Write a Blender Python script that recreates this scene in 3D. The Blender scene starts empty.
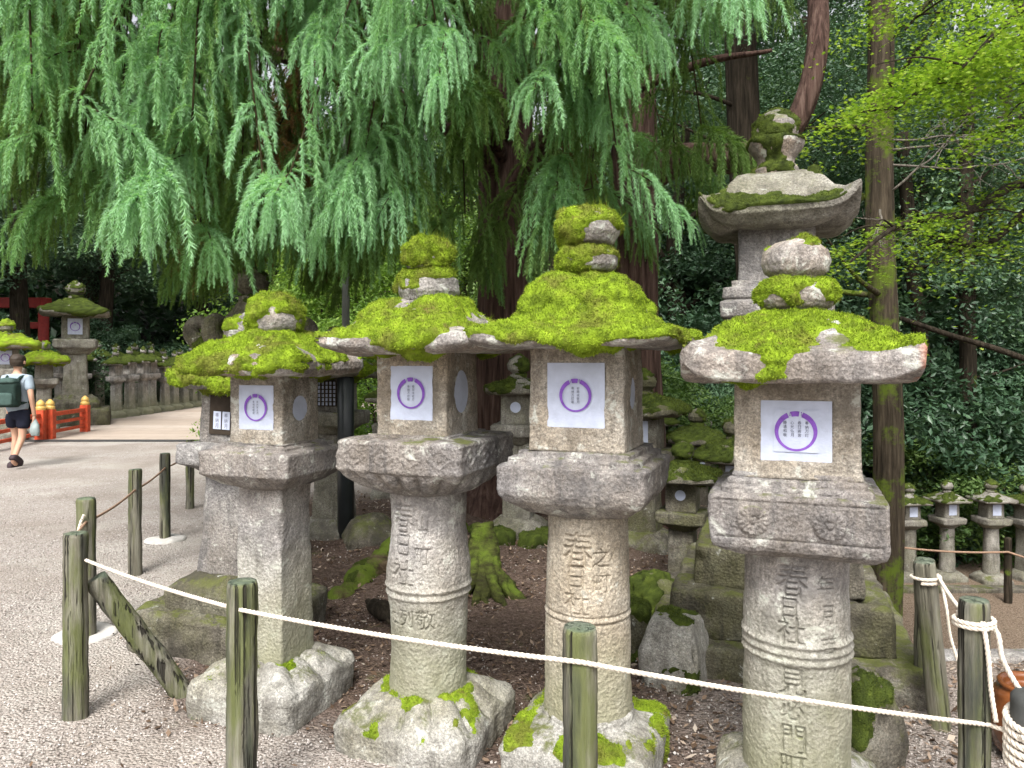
import bpy, math, random
import numpy as np
from mathutils import Vector

R = math.radians
sc = bpy.context.scene
col = sc.collection

# ------------------------------------------------------------------ camera, sky, sun, exposure
CAM_Z, FPX = 1.6, 740.0
cd = bpy.data.cameras.new('camera')
cam = bpy.data.objects.new('camera', cd)
col.objects.link(cam)
cam.location = (0, 0, CAM_Z)
cam.rotation_euler = (R(90), 0, 0)
cd.sensor_width = 36.0
cd.lens = 36.0 * FPX / 1024.0
cd.shift_y = -22.0 / 1024.0
cd.clip_end = 2000
sc.camera = cam

SUN_EL, SUN_AZ = 52, 190          # degrees; azimuth clockwise from +Y
w = bpy.data.worlds.new('World')
sc.world = w
w.use_nodes = True
nt = w.node_tree
bgn = nt.nodes['Background']
sky = nt.nodes.new('ShaderNodeTexSky')
sky.sky_type = 'NISHITA'
sky.sun_disc = False
sky.sun_elevation = R(SUN_EL)
sky.sun_rotation = R(SUN_AZ)
sky.air_density = 1.0
sky.dust_density = 6.0
sky.ozone_density = 1.0
hs = nt.nodes.new('ShaderNodeHueSaturation')
hs.inputs['Saturation'].default_value = 0.18
nt.links.new(sky.outputs[0], hs.inputs['Color'])
nt.links.new(hs.outputs[0], bgn.inputs['Color'])
bgn.inputs['Strength'].default_value = 0.13

sl = bpy.data.lights.new('sun', 'SUN')
sl.energy = 1.5
sl.angle = R(20)
sl.color = (1.0, 0.97, 0.91)
so = bpy.data.objects.new('sun', sl)
col.objects.link(so)
sd = Vector((math.sin(R(SUN_AZ)) * math.cos(R(SUN_EL)), math.cos(R(SUN_AZ)) * math.cos(R(SUN_EL)), math.sin(R(SUN_EL))))
so.rotation_euler = sd.to_track_quat('Z', 'Y').to_euler()
so.location = sd * 40

vs = sc.view_settings
vs.view_transform = 'Standard'
vs.look = 'None'
vs.exposure = 1.2
vs.gamma = 1.0
vs.use_curve_mapping = False
sc.cycles.use_denoising = True
sc.cycles.max_bounces = 5
sc.cycles.diffuse_bounces = 3
sc.cycles.glossy_bounces = 2
sc.cycles.transmission_bounces = 3
sc.cycles.transparent_max_bounces = 8
sc.cycles.caustics_reflective = False
sc.cycles.caustics_refractive = False

# ------------------------------------------------------------------ numeric helpers
def at(px, py, d):
    return np.array(((px - 512) / FPX * d, d, CAM_Z - (py - 362) / FPX * d))

def _hash(i, j, k, seed):
    h = (i.astype(np.uint32) * np.uint32(374761393) + j.astype(np.uint32) * np.uint32(668265263)
         + k.astype(np.uint32) * np.uint32(2147483647) + np.uint32((seed * 974711 + 1013904223) & 0xffffffff))
    h = (h ^ (h >> np.uint32(13))) * np.uint32(1274126177)
    h = (h ^ (h >> np.uint32(16))) * np.uint32(2246822519)
    h = h ^ (h >> np.uint32(15))
    return h.astype(np.float64) / 4294967295.0

def vnoise(p, seed=0):
    p = np.asarray(p, float)
    sh = p.shape[:-1]
    p = p.reshape(-1, 3)
    i = np.floor(p).astype(np.int64)
    f = p - i
    u = f * f * (3 - 2 * f)
    out = 0
    for dx in (0, 1):
        wx = u[:, 0] if dx else 1 - u[:, 0]
        for dy in (0, 1):
            wy = u[:, 1] if dy else 1 - u[:, 1]
            for dz in (0, 1):
                wz = u[:, 2] if dz else 1 - u[:, 2]
                out = out + wx * wy * wz * _hash((i[:, 0] + dx) & 0xffffffff, (i[:, 1] + dy) & 0xffffffff, (i[:, 2] + dz) & 0xffffffff, seed)
    return (out * 2 - 1).reshape(sh)

def fbm(p, s=1.0, oct=4, seed=0):
    p = np.asarray(p, float) * s
    a, t, n = 0.5, 0, 0
    for o in range(oct):
        t = t + a * vnoise(p, seed + o * 17)
        n += a
        p = p * 2.03 + 3.1
        a *= 0.5
    return t / n * 1.5

def sstep(a, b, x):
    t = np.clip((np.asarray(x, float) - a) / (b - a), 0, 1)
    return t * t * (3 - 2 * t)

# ------------------------------------------------------------------ mesh helpers
def mesh_np(name, V, faces, mats, fmat=None, smooth=True, tint=None, attrs=None):
    """V (n,3); faces: list of int arrays (m,k); fmat: list of material index per array."""
    me = bpy.data.meshes.new(name)
    V = np.ascontiguousarray(V, np.float32)
    faces = [np.ascontiguousarray(f, np.int32) for f in faces if len(f)]
    me.vertices.add(len(V))
    me.vertices.foreach_set('co', V.ravel())
    loops = np.concatenate([f.ravel() for f in faces])
    sizes = np.concatenate([np.full(len(f), f.shape[1], np.int32) for f in faces])
    starts = np.concatenate([[0], np.cumsum(sizes)[:-1]]).astype(np.int32)
    me.loops.add(len(loops))
    me.loops.foreach_set('vertex_index', loops)
    me.polygons.add(len(sizes))
    me.polygons.foreach_set('loop_start', starts)
    me.polygons.foreach_set('loop_total', sizes)
    if fmat is not None:
        mi = np.concatenate([np.full(len(f), m, np.int32) if np.isscalar(m) else np.asarray(m, np.int32) for f, m in zip(faces, fmat)])
        me.polygons.foreach_set('material_index', mi)
    me.polygons.foreach_set('use_smooth', np.full(len(sizes), bool(smooth)))
    for m in (mats if isinstance(mats, (list, tuple)) else [mats]):
        me.materials.append(m)
    if tint is not None:
        a = me.attributes.new('tint', 'FLOAT', 'POINT')
        a.data.foreach_set('value', np.ascontiguousarray(tint, np.float32))
    for k, v in (attrs or {}).items():
        a = me.attributes.new(k, 'FLOAT', 'POINT')
        a.data.foreach_set('value', np.ascontiguousarray(v, np.float32))
    me.update(calc_edges=True)
    me.validate()
    return me

class Bag:
    """collects geometry for ONE mesh"""
    def __init__(self):
        self.V, self.F, self.M, self.T, self.n = [], [], [], [], 0
    def add(self, V, faces, mat=0, tint=0.5):
        V = np.asarray(V, float).reshape(-1, 3)
        for f in (faces if isinstance(faces, list) else [faces]):
            if len(f):
                self.F.append(np.asarray(f) + self.n)
                self.M.append(mat)
        self.V.append(V)
        self.T.append(np.full(len(V), tint) if np.isscalar(tint) else np.asarray(tint, float))
        self.n += len(V)
        return self
    def mesh(self, name, mats, smooth=True):
        return mesh_np(name, np.concatenate(self.V), self.F, mats, self.M, smooth, np.concatenate(self.T))

def link(name, me, parent=None, loc=None, rz=0):
    o = bpy.data.objects.new(name, me)
    col.objects.link(o)
    if parent is not None:
        o.parent = parent
    if loc is not None:
        o.location = [float(v) for v in loc]
    o.rotation_euler = (0, 0, R(rz))
    return o

def tag(o, label=None, cat=None, group=None, kind=None):
    if label: o['label'] = label
    if cat: o['category'] = cat
    if group: o['group'] = group
    if kind: o['kind'] = kind
    return o

def thing(name, label, cat, loc=(0, 0, 0), rz=0, group=None):
    return tag(link(name, None, None, loc, rz), label, cat, group)

def copy_tree(o, parent=None):
    c = o.copy()
    col.objects.link(c)
    if parent is not None:
        c.parent = parent
    for ch in list(o.children):
        copy_tree(ch, c)
    return c

def section(n, p, segs):
    """unit section radius with n flats; returns theta, radius"""
    if n == 0:
        th = np.linspace(0, 2 * np.pi, segs, endpoint=False)
        return th, np.ones(segs), np.zeros(segs)
    fine = np.linspace(0, 2 * np.pi, 2401)
    fac = [-np.pi / 2 + k * 2 * np.pi / n for k in range(n)]
    def rad(t):
        s = 0
        for a in fac:
            s = s + np.maximum(0, np.cos(t - a)) ** p
        return s ** (-1.0 / p)
    r = rad(fine)
    xy = np.stack([r * np.cos(fine), r * np.sin(fine)], 1)
    L = np.concatenate([[0], np.cumsum(np.linalg.norm(np.diff(xy, axis=0), axis=1))])
    th = np.interp(np.linspace(0, L[-1], segs, endpoint=False), L, fine)
    rr = rad(th)
    c = (rr - 1) / max(1e-6, rr.max() - 1)
    return th, rr, np.clip(c, 0, 1)

def grid_faces(nr, ns, closed=True):
    i = np.arange(nr - 1)[:, None]
    j = np.arange(ns if closed else ns - 1)[None, :]
    j2 = (j + 1) % ns
    return np.stack([i * ns + j, i * ns + j2, (i + 1) * ns + j2, (i + 1) * ns + j], -1).reshape(-1, 4)

def grid_normals(P):
    du = np.roll(P, -1, 1) - np.roll(P, 1, 1)
    dv = np.gradient(P, axis=0)
    N = np.cross(du, dv)
    l = np.linalg.norm(N, axis=-1, keepdims=True)
    return N / np.maximum(l, 1e-9)

def loft(prof, n=4, p=14, segs=96, ds=.014, lift=0.0, liftp=2.0, rough=.004, rs=9, seed=0, disp=None, fine=.0012, chip=0.0):
    """prof: (r,z[,w]) bottom to top, w=1 makes that ring round. Returns P,N,F"""
    pr = [(a[0], a[1], a[2] if len(a) > 2 else 0.0) for a in prof]
    pts = [pr[0]]
    for a, b in zip(pr[:-1], pr[1:]):
        k = max(1, int(math.ceil(math.hypot(b[0] - a[0], b[1] - a[1]) / ds)))
        for q in range(1, k + 1):
            t = q / k
            pts.append(tuple(a[m] + (b[m] - a[m]) * t for m in range(3)))
    pts = np.array(pts)
    th, rr, cc = section(n, p, segs)
    r, z, wv = pts[:, 0][:, None], pts[:, 1][:, None], pts[:, 2][:, None]
    rad = r * (rr[None] * (1 - wv) + 1.0 * wv)
    P = np.stack([rad * np.cos(th)[None], rad * np.sin(th)[None], z + 0 * rad], -1)
    if lift:
        rm = pts[:, 0].max()
        P[..., 2] += lift * (cc[None] ** liftp) * (r / rm) ** 3
    N = grid_normals(P)
    d = rough * fbm(P + seed * 3.7, rs, 3, seed) + fine * fbm(P + seed, rs * 9, 2, seed + 5)
    if chip:
        e = fbm(P + seed * 1.3, 7, 3, seed + 9)
        d = d - chip * sstep(.25, .8, e) * cc[None] ** 6
    if disp is not None:
        d = d + disp(P, th[None] + 0 * rad, N)
    P = P + N * d[..., None]
    return P, grid_normals(P), grid_faces(len(pts), segs)

def lobj(name, mat, parent, *a, **k):
    P, N, F = loft(*a, **k)
    o = link(name, mesh_np(name, P.reshape(-1, 3), [F], mat), parent)
    return o, P, N

def tube(pts, rad, ns=8, cap=True):
    pts = np.asarray(pts, float)
    n = len(pts)
    rad = np.broadcast_to(np.asarray(rad, float), (n,))
    T = np.gradient(pts, axis=0)
    T /= np.maximum(np.linalg.norm(T, axis=1, keepdims=True), 1e-9)
    up = np.array((0, 0, 1.0)) if abs(T[0, 2]) < .9 else np.array((1.0, 0, 0))
    A = np.zeros_like(T)
    a = up - T[0] * (up @ T[0])
    for i in range(n):
        a = a - T[i] * (a @ T[i])
        a /= max(np.linalg.norm(a), 1e-9)
        A[i] = a
    B = np.cross(T, A)
    th = np.linspace(0, 2 * np.pi, ns, endpoint=False)
    V = pts[:, None] + rad[:, None, None] * (A[:, None] * np.cos(th)[None, :, None] + B[:, None] * np.sin(th)[None, :, None])
    V = V.reshape(-1, 3)
    F = [grid_faces(n, ns)]
    if cap:
        V = np.concatenate([V, pts[:1], pts[-1:]])
        c0, c1 = n * ns, n * ns + 1
        j = np.arange(ns)
        j2 = (j + 1) % ns
        F.append(np.concatenate([np.stack([j2, j, np.full(ns, c0)], 1), np.stack([(n - 1) * ns + j, (n - 1) * ns + j2, np.full(ns, c1)], 1)]))
    return V, F

def spline(pts, k=8):
    pts = np.asarray(pts, float)
    if len(pts) < 3:
        t = np.linspace(0, 1, k + 1)[:, None]
        return pts[0] * (1 - t) + pts[-1] * t
    P = np.concatenate([2 * pts[:1] - pts[1:2], pts, 2 * pts[-1:] - pts[-2:-1]])
    out = []
    for i in range(1, len(P) - 2):
        t = np.linspace(0, 1, k, endpoint=False)[:, None]
        a, b, c, d = P[i - 1], P[i], P[i + 1], P[i + 2]
        out.append(.5 * ((2 * b) + (-a + c) * t + (2 * a - 5 * b + 4 * c - d) * t ** 2 + (-a + 3 * b - 3 * c + d) * t ** 3))
    out.append(pts[-1:])
    return np.concatenate(out)

def box_vf(lo, hi):
    x0, y0, z0 = lo
    x1, y1, z1 = hi
    V = np.array([(x0, y0, z0), (x1, y0, z0), (x1, y1, z0), (x0, y1, z0), (x0, y0, z1), (x1, y0, z1), (x1, y1, z1), (x0, y1, z1)], float)
    F = np.array([(0, 3, 2, 1), (4, 5, 6, 7), (0, 1, 5, 4), (1, 2, 6, 5), (2, 3, 7, 6), (3, 0, 4, 7)])
    return V, F

def bbox(lo, hi, bevel=.004):
    """box with bevelled edges as a loft-like solid"""
    x0, y0, z0 = lo
    x1, y1, z1 = hi
    b = min(bevel, (x1 - x0) * .45, (y1 - y0) * .45, (z1 - z0) * .45)
    def ring(i, z):
        return [(x0 + i + b, y0 + i, z), (x1 - i - b, y0 + i, z), (x1 - i, y0 + i + b, z), (x1 - i, y1 - i - b, z),
                (x1 - i - b, y1 - i, z), (x0 + i + b, y1 - i, z), (x0 + i, y1 - i - b, z), (x0 + i, y0 + i + b, z)]
    V = ring(b * .5, z0) + ring(0, z0 + b) + ring(0, z1 - b) + ring(b * .5, z1)
    F = grid_faces(4, 8)
    return np.array(V, float), [F, np.array([[7, 6, 5, 4, 3, 2, 1, 0], [24, 25, 26, 27, 28, 29, 30, 31]])]

# ------------------------------------------------------------------ materials
class NB:
    def __init__(self, name, rough=.85, spec=.25):
        self.m = bpy.data.materials.new(name)
        self.m.use_nodes = True
        self.t = self.m.node_tree
        self.b = self.t.nodes['Principled BSDF']
        self.b.inputs['Roughness'].default_value = rough
        self.b.inputs['Specular IOR Level'].default_value = spec
        self.vec = None
    def n(self, typ, **kw):
        x = self.t.nodes.new(typ)
        for k, v in kw.items():
            setattr(x, k, v)
        return x
    def put(self, sock, v):
        if hasattr(v, 'is_linked') or isinstance(v, bpy.types.NodeSocket):
            self.t.links.new(v, sock)
        else:
            if isinstance(v, tuple) and len(v) == 3 and sock.type == 'RGBA':
                v = (*v, 1)
            sock.default_value = v
    def coords(self, random_offset=True, space='Object'):
        tc = self.n('ShaderNodeTexCoord').outputs[space]
        if random_offset:
            oi = self.n('ShaderNodeObjectInfo').outputs['Random']
            ml = self.math('MULTIPLY', oi, 37.0)
            va = self.n('ShaderNodeVectorMath', operation='ADD')
            self.put(va.inputs[0], tc)
            self.put(va.inputs[1], ml)
            tc2 = va.outputs[0]
        else:
            tc2 = tc
        self.raw, self.vec = tc, tc2
        return tc2
    def math(self, op, a, b=0.0, clamp=False):
        x = self.n('ShaderNodeMath', operation=op, use_clamp=clamp)
        self.put(x.inputs[0], a)
        self.put(x.inputs[1], b)
        return x.outputs[0]
    def noise(self, scale, detail=6, rough=.6, vec=None, dist=0.0):
        x = self.n('ShaderNodeTexNoise')
        self.put(x.inputs['Vector'], vec if vec is not None else self.vec)
        x.inputs['Scale'].default_value = scale
        x.inputs['Detail'].default_value = detail
        x.inputs['Roughness'].default_value = rough
        x.inputs['Distortion'].default_value = dist
        return x.outputs['Fac']
    def voro(self, scale, vec=None, feat='F1', out='Distance'):
        x = self.n('ShaderNodeTexVoronoi', feature=feat)
        self.put(x.inputs['Vector'], vec if vec is not None else self.vec)
        x.inputs['Scale'].default_value = scale
        return x.outputs[out]
    def scale(self, sx, sy, sz, vec=None):
        x = self.n('ShaderNodeMapping')
        self.put(x.inputs['Vector'], vec if vec is not None else self.vec)
        x.inputs['Scale'].default_value = (sx, sy, sz)
        return x.outputs[0]
    def ramp(self, fac, stops):
        x = self.n('ShaderNodeValToRGB')
        self.put(x.inputs[0], fac)
        e = x.color_ramp.elements
        while len(e) < len(stops):
            e.new(.5)
        for q, (pos, c) in zip(e, stops):
            q.position = pos
            q.color = (*c, 1) if len(c) == 3 else c
        return x.outputs[0]
    def mr(self, v, a, b, c=0.0, d=1.0):
        x = self.n('ShaderNodeMapRange')
        x.clamp = True
        self.put(x.inputs['Value'], v)
        x.inputs['From Min'].default_value = a
        x.inputs['From Max'].default_value = b
        x.inputs['To Min'].default_value = c
        x.inputs['To Max'].default_value = d
        return x.outputs[0]
    def mix(self, fac, a, b, mode='MIX'):
        x = self.n('ShaderNodeMix', data_type='RGBA', blend_type=mode)
        self.put(x.inputs[0], fac)
        self.put(x.inputs[6], a)
        self.put(x.inputs[7], b)
        return x.outputs[2]
    def attr(self, name='tint'):
        return self.n('ShaderNodeAttribute', attribute_name=name).outputs['Fac']
    def bump(self, h, strength=.5, dist=.01):
        x = self.n('ShaderNodeBump')
        x.inputs['Strength'].default_value = strength
        x.inputs['Distance'].default_value = dist
        self.put(x.inputs['Height'], h)
        self.t.links.new(x.outputs[0], self.b.inputs['Normal'])
    def base(self, c):
        self.put(self.b.inputs['Base Color'], c)
        return self.m

def stone_mat(name, dark, mid, light, lichen=.6, stain=None, stain_amt=0.0, moss_top=.5, algae=None, moss_side=0.0, orange=False):
    k = NB(name, .92, .15)
    k.coords()
    n1 = k.noise(5.5, 8, .65)
    c = k.ramp(n1, [(.30, dark), (.50, mid), (.70, light)])
    big = k.noise(1.7, 5, .6)
    if stain:
        c = k.mix(k.math('MULTIPLY', k.mr(big, .42, .6), stain_amt), c, stain)
    streak = k.noise(4.0, 5, .6, k.scale(5, 5, .6))
    c = k.mix(k.mr(streak, .50, .66, 0, .6), c, dark)
    sp = k.noise(75, 3, .7)
    c = k.mix(1.0, c, k.ramp(sp, [(.30, (.60, .60, .60)), (.52, (1, 1, 1)), (.70, (1.28, 1.27, 1.25))]), 'MULTIPLY')
    sp2 = k.noise(190, 2, .6)
    c = k.mix(1.0, c, k.ramp(sp2, [(.32, (.68, .67, .67)), (.52, (1, 1, 1)), (.68, (1.25, 1.25, 1.25))]), 'MULTIPLY')
    bl = k.noise(2.6, 8, .72)
    c = k.mix(k.mr(bl, .53, .63, 0, .7), c, dark)
    li = k.noise(11, 7, .7, dist=.4)
    c = k.mix(k.mr(li, lichen, lichen + .06, 0, .75), c, (.50, .51, .46))
    if orange:
        og = k.noise(6, 5, .6, k.scale(1, 1, 1))
        s3 = k.n('ShaderNodeSeparateXYZ')
        k.put(s3.inputs[0], k.raw)
        c = k.mix(k.math('MULTIPLY', k.mr(og, .50, .55, 0, .9), k.mr(s3.outputs[0], .33, .38)), c, (.50, .12, .03))
    geo = k.n('ShaderNodeNewGeometry')
    sep = k.n('ShaderNodeSeparateXYZ')
    k.put(sep.inputs[0], geo.outputs['Normal'])
    nz = sep.outputs[2]
    mn = k.noise(7, 7, .7)
    mcol = k.mix(k.noise(22, 4), (.055, .065, .018), (.15, .165, .045))
    up = k.math('MULTIPLY', k.mr(nz, .35, .9), k.mr(mn, .67 - .2 * moss_top, .76 - .2 * moss_top, 0, .9))
    c = k.mix(up, c, mcol)
    if moss_side:
        c = k.mix(k.mr(k.noise(3.6, 7, .72), .68 - .2 * moss_side, .80 - .2 * moss_side, 0, .8), c, mcol)
    if algae:
        s2 = k.n('ShaderNodeSeparateXYZ')
        k.put(s2.inputs[0], k.raw)
        lo = k.mr(k.math('ADD', s2.outputs[2], k.math('MULTIPLY', k.noise(4, 5), .5)), algae[0] + .25, algae[1] + .25, 1, 0)
        c = k.mix(k.math('MULTIPLY', lo, algae[2]), c, k.mix(k.noise(9, 5), (.19, .20, .10), (.33, .32, .22)))
    k.base(c)
    h = k.math('ADD', k.math('MULTIPLY', k.noise(120, 4, .75), .6), k.math('MULTIPLY', k.voro(70), .5))
    k.bump(h, 1.0, .009)
    return k.m

M = {}
M['stone_grey'] = stone_mat('stone_grey', (.11, .105, .105), (.25, .24, .235), (.39, .38, .365), .60, (.27, .23, .18), .35, .55)
M['stone_platform'] = stone_mat('stone_platform', (.10, .095, .095), (.225, .215, .215), (.37, .36, .35), .58, (.27, .21, .14), .3, .75)
M['stone_warm'] = stone_mat('stone_warm', (.25, .225, .185), (.42, .385, .325), (.53, .495, .43), .62, (.40, .31, .20), .35, .3, (.25, .6, .7))
M['stone_pillar'] = stone_mat('stone_pillar', (.17, .16, .155), (.36, .345, .33), (.50, .485, .46), .57, (.33, .27, .22), .35, .3, (.15, .85, .85))
M['stone_firebox'] = stone_mat('stone_firebox', (.16, .14, .115), (.36, .33, .285), (.48, .455, .41), .57, (.29, .22, .14), .5, .3)
M['stone_roof'] = stone_mat('stone_roof', (.12, .11, .105), (.30, .28, .265), (.45, .43, .41), .55, (.34, .25, .17), .5, .6)
M['stone_roof_orange'] = stone_mat('stone_roof_orange', (.13, .12, .115), (.29, .27, .26), (.42, .40, .39), .55, (.36, .28, .20), .3, .6, None, 0, True)
M['stone_base'] = stone_mat('stone_base', (.16, .15, .13), (.35, .34, .31), (.48, .47, .44), .60, (.22, .20, .10), .4, .75, None, .25)
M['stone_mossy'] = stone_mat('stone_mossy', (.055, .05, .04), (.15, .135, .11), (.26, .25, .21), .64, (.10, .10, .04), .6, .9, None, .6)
M['stone_far'] = stone_mat('stone_far', (.11, .10, .085), (.26, .245, .215), (.38, .365, .33), .64, (.15, .15, .08), .4, .6, None, .22)

def moss_mat():
    k = NB('moss', .95, .1)
    k.coords()
    t = k.attr()
    n = k.noise(9, 6, .65)
    f = k.math('ADD', k.math('MULTIPLY', t, .55), k.math('MULTIPLY', n, .45))
    c = k.ramp(f, [(.12, (.05, .07, .012)), (.34, (.14, .205, .016)), (.58, (.23, .335, .022)), (.85, (.36, .45, .045))])
    c = k.mix(k.mr(k.noise(5, 6, .65), .49, .62, 0, .75), c, (.135, .135, .03))
    c = k.mix(k.mr(k.noise(13, 5, .7), .60, .70, 0, .7), c, (.17, .12, .05))
    k.base(c)
    k.bump(k.noise(160, 3, .7), .9, .008)
    return k.m
M['moss'] = moss_mat()

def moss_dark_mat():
    k = NB('moss_dark', .95, .1)  # darker, duller green than the main moss
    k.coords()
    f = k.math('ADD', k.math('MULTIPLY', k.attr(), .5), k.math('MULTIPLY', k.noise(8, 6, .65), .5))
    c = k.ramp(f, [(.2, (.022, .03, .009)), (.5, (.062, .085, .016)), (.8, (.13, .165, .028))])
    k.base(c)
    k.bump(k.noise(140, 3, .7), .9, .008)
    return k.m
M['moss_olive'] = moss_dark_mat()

def leaf_mat(name, stops, rough=.55, trans=.35, spec=.35):
    k = NB(name, rough, spec)
    k.coords(False)
    c = k.ramp(k.attr(), stops)
    k.base(c)
    tr = k.n('ShaderNodeBsdfTranslucent')
    k.put(tr.inputs['Color'], k.mix(1.0, c, (1.15, 1.25, .6), 'MULTIPLY'))
    mx = k.n('ShaderNodeMixShader')
    mx.inputs[0].default_value = trans
    k.t.links.new(k.b.outputs[0], mx.inputs[1])
    k.t.links.new(tr.outputs[0], mx.inputs[2])
    k.t.links.new(mx.outputs[0], k.t.nodes['Material Output'].inputs['Surface'])
    return k.m
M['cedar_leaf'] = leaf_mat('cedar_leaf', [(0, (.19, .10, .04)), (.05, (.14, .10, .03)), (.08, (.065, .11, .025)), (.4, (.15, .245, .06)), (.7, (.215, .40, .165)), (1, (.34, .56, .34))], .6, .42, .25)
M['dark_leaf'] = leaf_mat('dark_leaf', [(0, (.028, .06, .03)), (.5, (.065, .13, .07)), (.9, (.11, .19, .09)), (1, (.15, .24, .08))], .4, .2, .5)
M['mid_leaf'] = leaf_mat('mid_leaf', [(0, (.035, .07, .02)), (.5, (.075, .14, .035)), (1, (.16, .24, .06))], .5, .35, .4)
M['backlit_leaf'] = leaf_mat('backlit_leaf', [(0, (.08, .15, .03)), (.5, (.16, .27, .05)), (1, (.28, .38, .08))], .55, .45, .3)  # lighter leaf green, the light behind the cedar is put into the colour
M['maple_leaf'] = leaf_mat('maple_leaf', [(0, (.11, .19, .025)), (.5, (.22, .345, .045)), (1, (.36, .46, .08))], .6, .5, .2)

def bark_mat(name, dark, mid, light, moss=0.0, vs_=(9, 9, .7)):
    k = NB(name, .95, .1)
    k.coords()
    v = k.scale(*vs_)
    n = k.noise(3.0, 7, .65, v, .3)
    c = k.ramp(n, [(.32, dark), (.52, mid), (.70, light)])
    if moss:
        c = k.mix(k.mr(k.noise(2.5, 6, .7), .66 - .3 * moss, .76 - .3 * moss), c, (.10, .14, .02))
    k.base(c)
    k.bump(k.noise(4.5, 6, .7, v), .9, .03)
    return k.m
M['cedar_bark'] = bark_mat('cedar_bark', (.025, .015, .012), (.085, .052, .042), (.16, .11, .09))
M['grey_bark'] = bark_mat('grey_bark', (.022, .018, .013), (.07, .055, .038), (.13, .105, .075), .5)
M['dark_bark'] = bark_mat('dark_bark', (.012, .010, .007), (.035, .028, .02), (.07, .055, .04), .15)
M['twig'] = bark_mat('twig', (.03, .022, .012), (.06, .05, .025), (.10, .09, .04), 0, (20, 20, 4))
M['twig_grey'] = bark_mat('twig_grey', (.10, .09, .07), (.20, .18, .15), (.30, .28, .24), 0, (20, 20, 4))
M['root_moss'] = bark_mat('root_moss', (.022, .02, .011), (.05, .055, .016), (.09, .105, .025), .45, (3, 3, 12))
M['root_bark'] = bark_mat('root_bark', (.03, .02, .012), (.09, .065, .04), (.15, .12, .07), .75, (4, 4, 4))

def wood_post_mat():
    k = NB('weathered_post_wood', .85, .2)
    k.coords()
    v = k.scale(14, 14, .8)
    n = k.noise(3, 7, .65, v, .2)
    c = k.ramp(n, [(.30, (.06, .055, .042)), (.48, (.155, .145, .11)), (.66, (.26, .25, .20))])
    a = k.noise(3.2, 5, .6, k.scale(3, 3, .7))
    c = k.mix(k.mr(a, .46, .60, 0, .75), c, (.115, .135, .04))
    dk = k.noise(2.4, 5, .6, k.scale(4, 4, .5))
    c = k.mix(k.mr(dk, .50, .62, 0, .8), c, (.045, .05, .042))
    ck = k.noise(2.0, 3, .5, k.scale(26, 26, .35))
    c = k.mix(k.mr(ck, .585, .63, 0, .9), c, (.025, .022, .018))
    geo = k.n('ShaderNodeNewGeometry')
    sep = k.n('ShaderNodeSeparateXYZ')
    k.put(sep.inputs[0], geo.outputs['Normal'])
    c = k.mix(k.mr(sep.outputs[2], .6, .9, 0, .6), c, k.mix(k.noise(25, 5, .7), (.05, .08, .05), (.22, .28, .21)))
    k.base(c)
    k.bump(k.math('ADD', k.noise(5, 6, .7, v), k.math('MULTIPLY', k.mr(ck, .57, .65), -2.0)), 1.0, .012)
    return k.m
M['post_wood'] = wood_post_mat()

def simple(name, colr, rough=.7, spec=.3, var=.15, scale=20, bump=.2, metallic=0):
    k = NB(name, rough, spec)
    k.coords()
    n = k.noise(scale, 5, .6)
    lo = tuple(v * (1 - var) for v in colr)
    hi = tuple(min(1, v * (1 + var)) for v in colr)
    k.base(k.ramp(n, [(.3, lo), (.7, hi)]))
    k.b.inputs['Metallic'].default_value = metallic
    if bump:
        k.bump(k.noise(scale * 6, 4, .7), bump, .004)
    return k.m
M['paper'] = simple('paper', (.46, .50, .62), .8, .15, .10, 16, .5)
M['purple_ink'] = simple('purple_ink', (.20, .085, .40), .8, .1, .2, 60, 0)
M['black_ink'] = simple('black_ink', (.10, .10, .14), .8, .1, .1, 60, 0)
M['lattice'] = simple('lattice_wood', (.04, .03, .022), .8, .2, .2, 30, .3)
M['rope_white'] = simple('rope_white', (.66, .59, .50), .9, .1, .18, 60, .4)
M['rope_brown'] = simple('rope_brown', (.30, .20, .14), .9, .1, .2, 60, .4)
M['dark_metal'] = simple('dark_metal', (.018, .022, .024), .35, .5, .2, 8, .1)
M['grey_metal'] = simple('grey_metal', (.22, .24, .23), .5, .4, .15, 8, .1)
M['vermilion'] = simple('vermilion_paint', (.52, .075, .03), .6, .3, .35, 7, .3)
M['dark_red'] = simple('dark_red_paint', (.26, .025, .02), .6, .3, .2, 9, .15)
M['gold'] = simple('gold_cap', (.55, .36, .10), .4, .5, .15, 12, .1)
M['concrete'] = simple('concrete', (.50, .48, .45), .9, .1, .15, 12, .4)
M['skin'] = simple('skin', (.50, .29, .20), .55, .3, .06, 20, .1)
M['shirt'] = simple('shirt_fabric', (.30, .36, .42), .9, .1, .08, 14, .3)
M['shorts'] = simple('shorts_fabric', (.016, .018, .03), .9, .1, .15, 14, .3)
M['hair'] = simple('hair', (.035, .024, .016), .6, .3, .25, 60, .5)
M['pack'] = simple('pack_fabric', (.018, .036, .03), .8, .2, .2, 14, .3)
M['pack_trim'] = simple('pack_trim', (.05, .085, .075), .8, .2, .2, 14, .3)
M['shoe'] = simple('shoe', (.05, .035, .04), .7, .2, .2, 30, .2)
M['plastic_bag'] = simple('plastic_bag', (.26, .31, .31), .4, .4, .12, 14, .4)
M['glaze'] = simple('brown_glaze', (.15, .05, .016), .2, .6, .5, 9, .1)
M['timber_wall'] = simple('timber_wall', (.10, .085, .065), .85, .2, .25, 8, .3)
M['slate'] = simple('slate', (.06, .062, .06), .8, .2, .2, 10, .3)
M['dark_strip'] = simple('dark_strip', (.035, .035, .035), .7, .3, .2, 10, .2)

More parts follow.
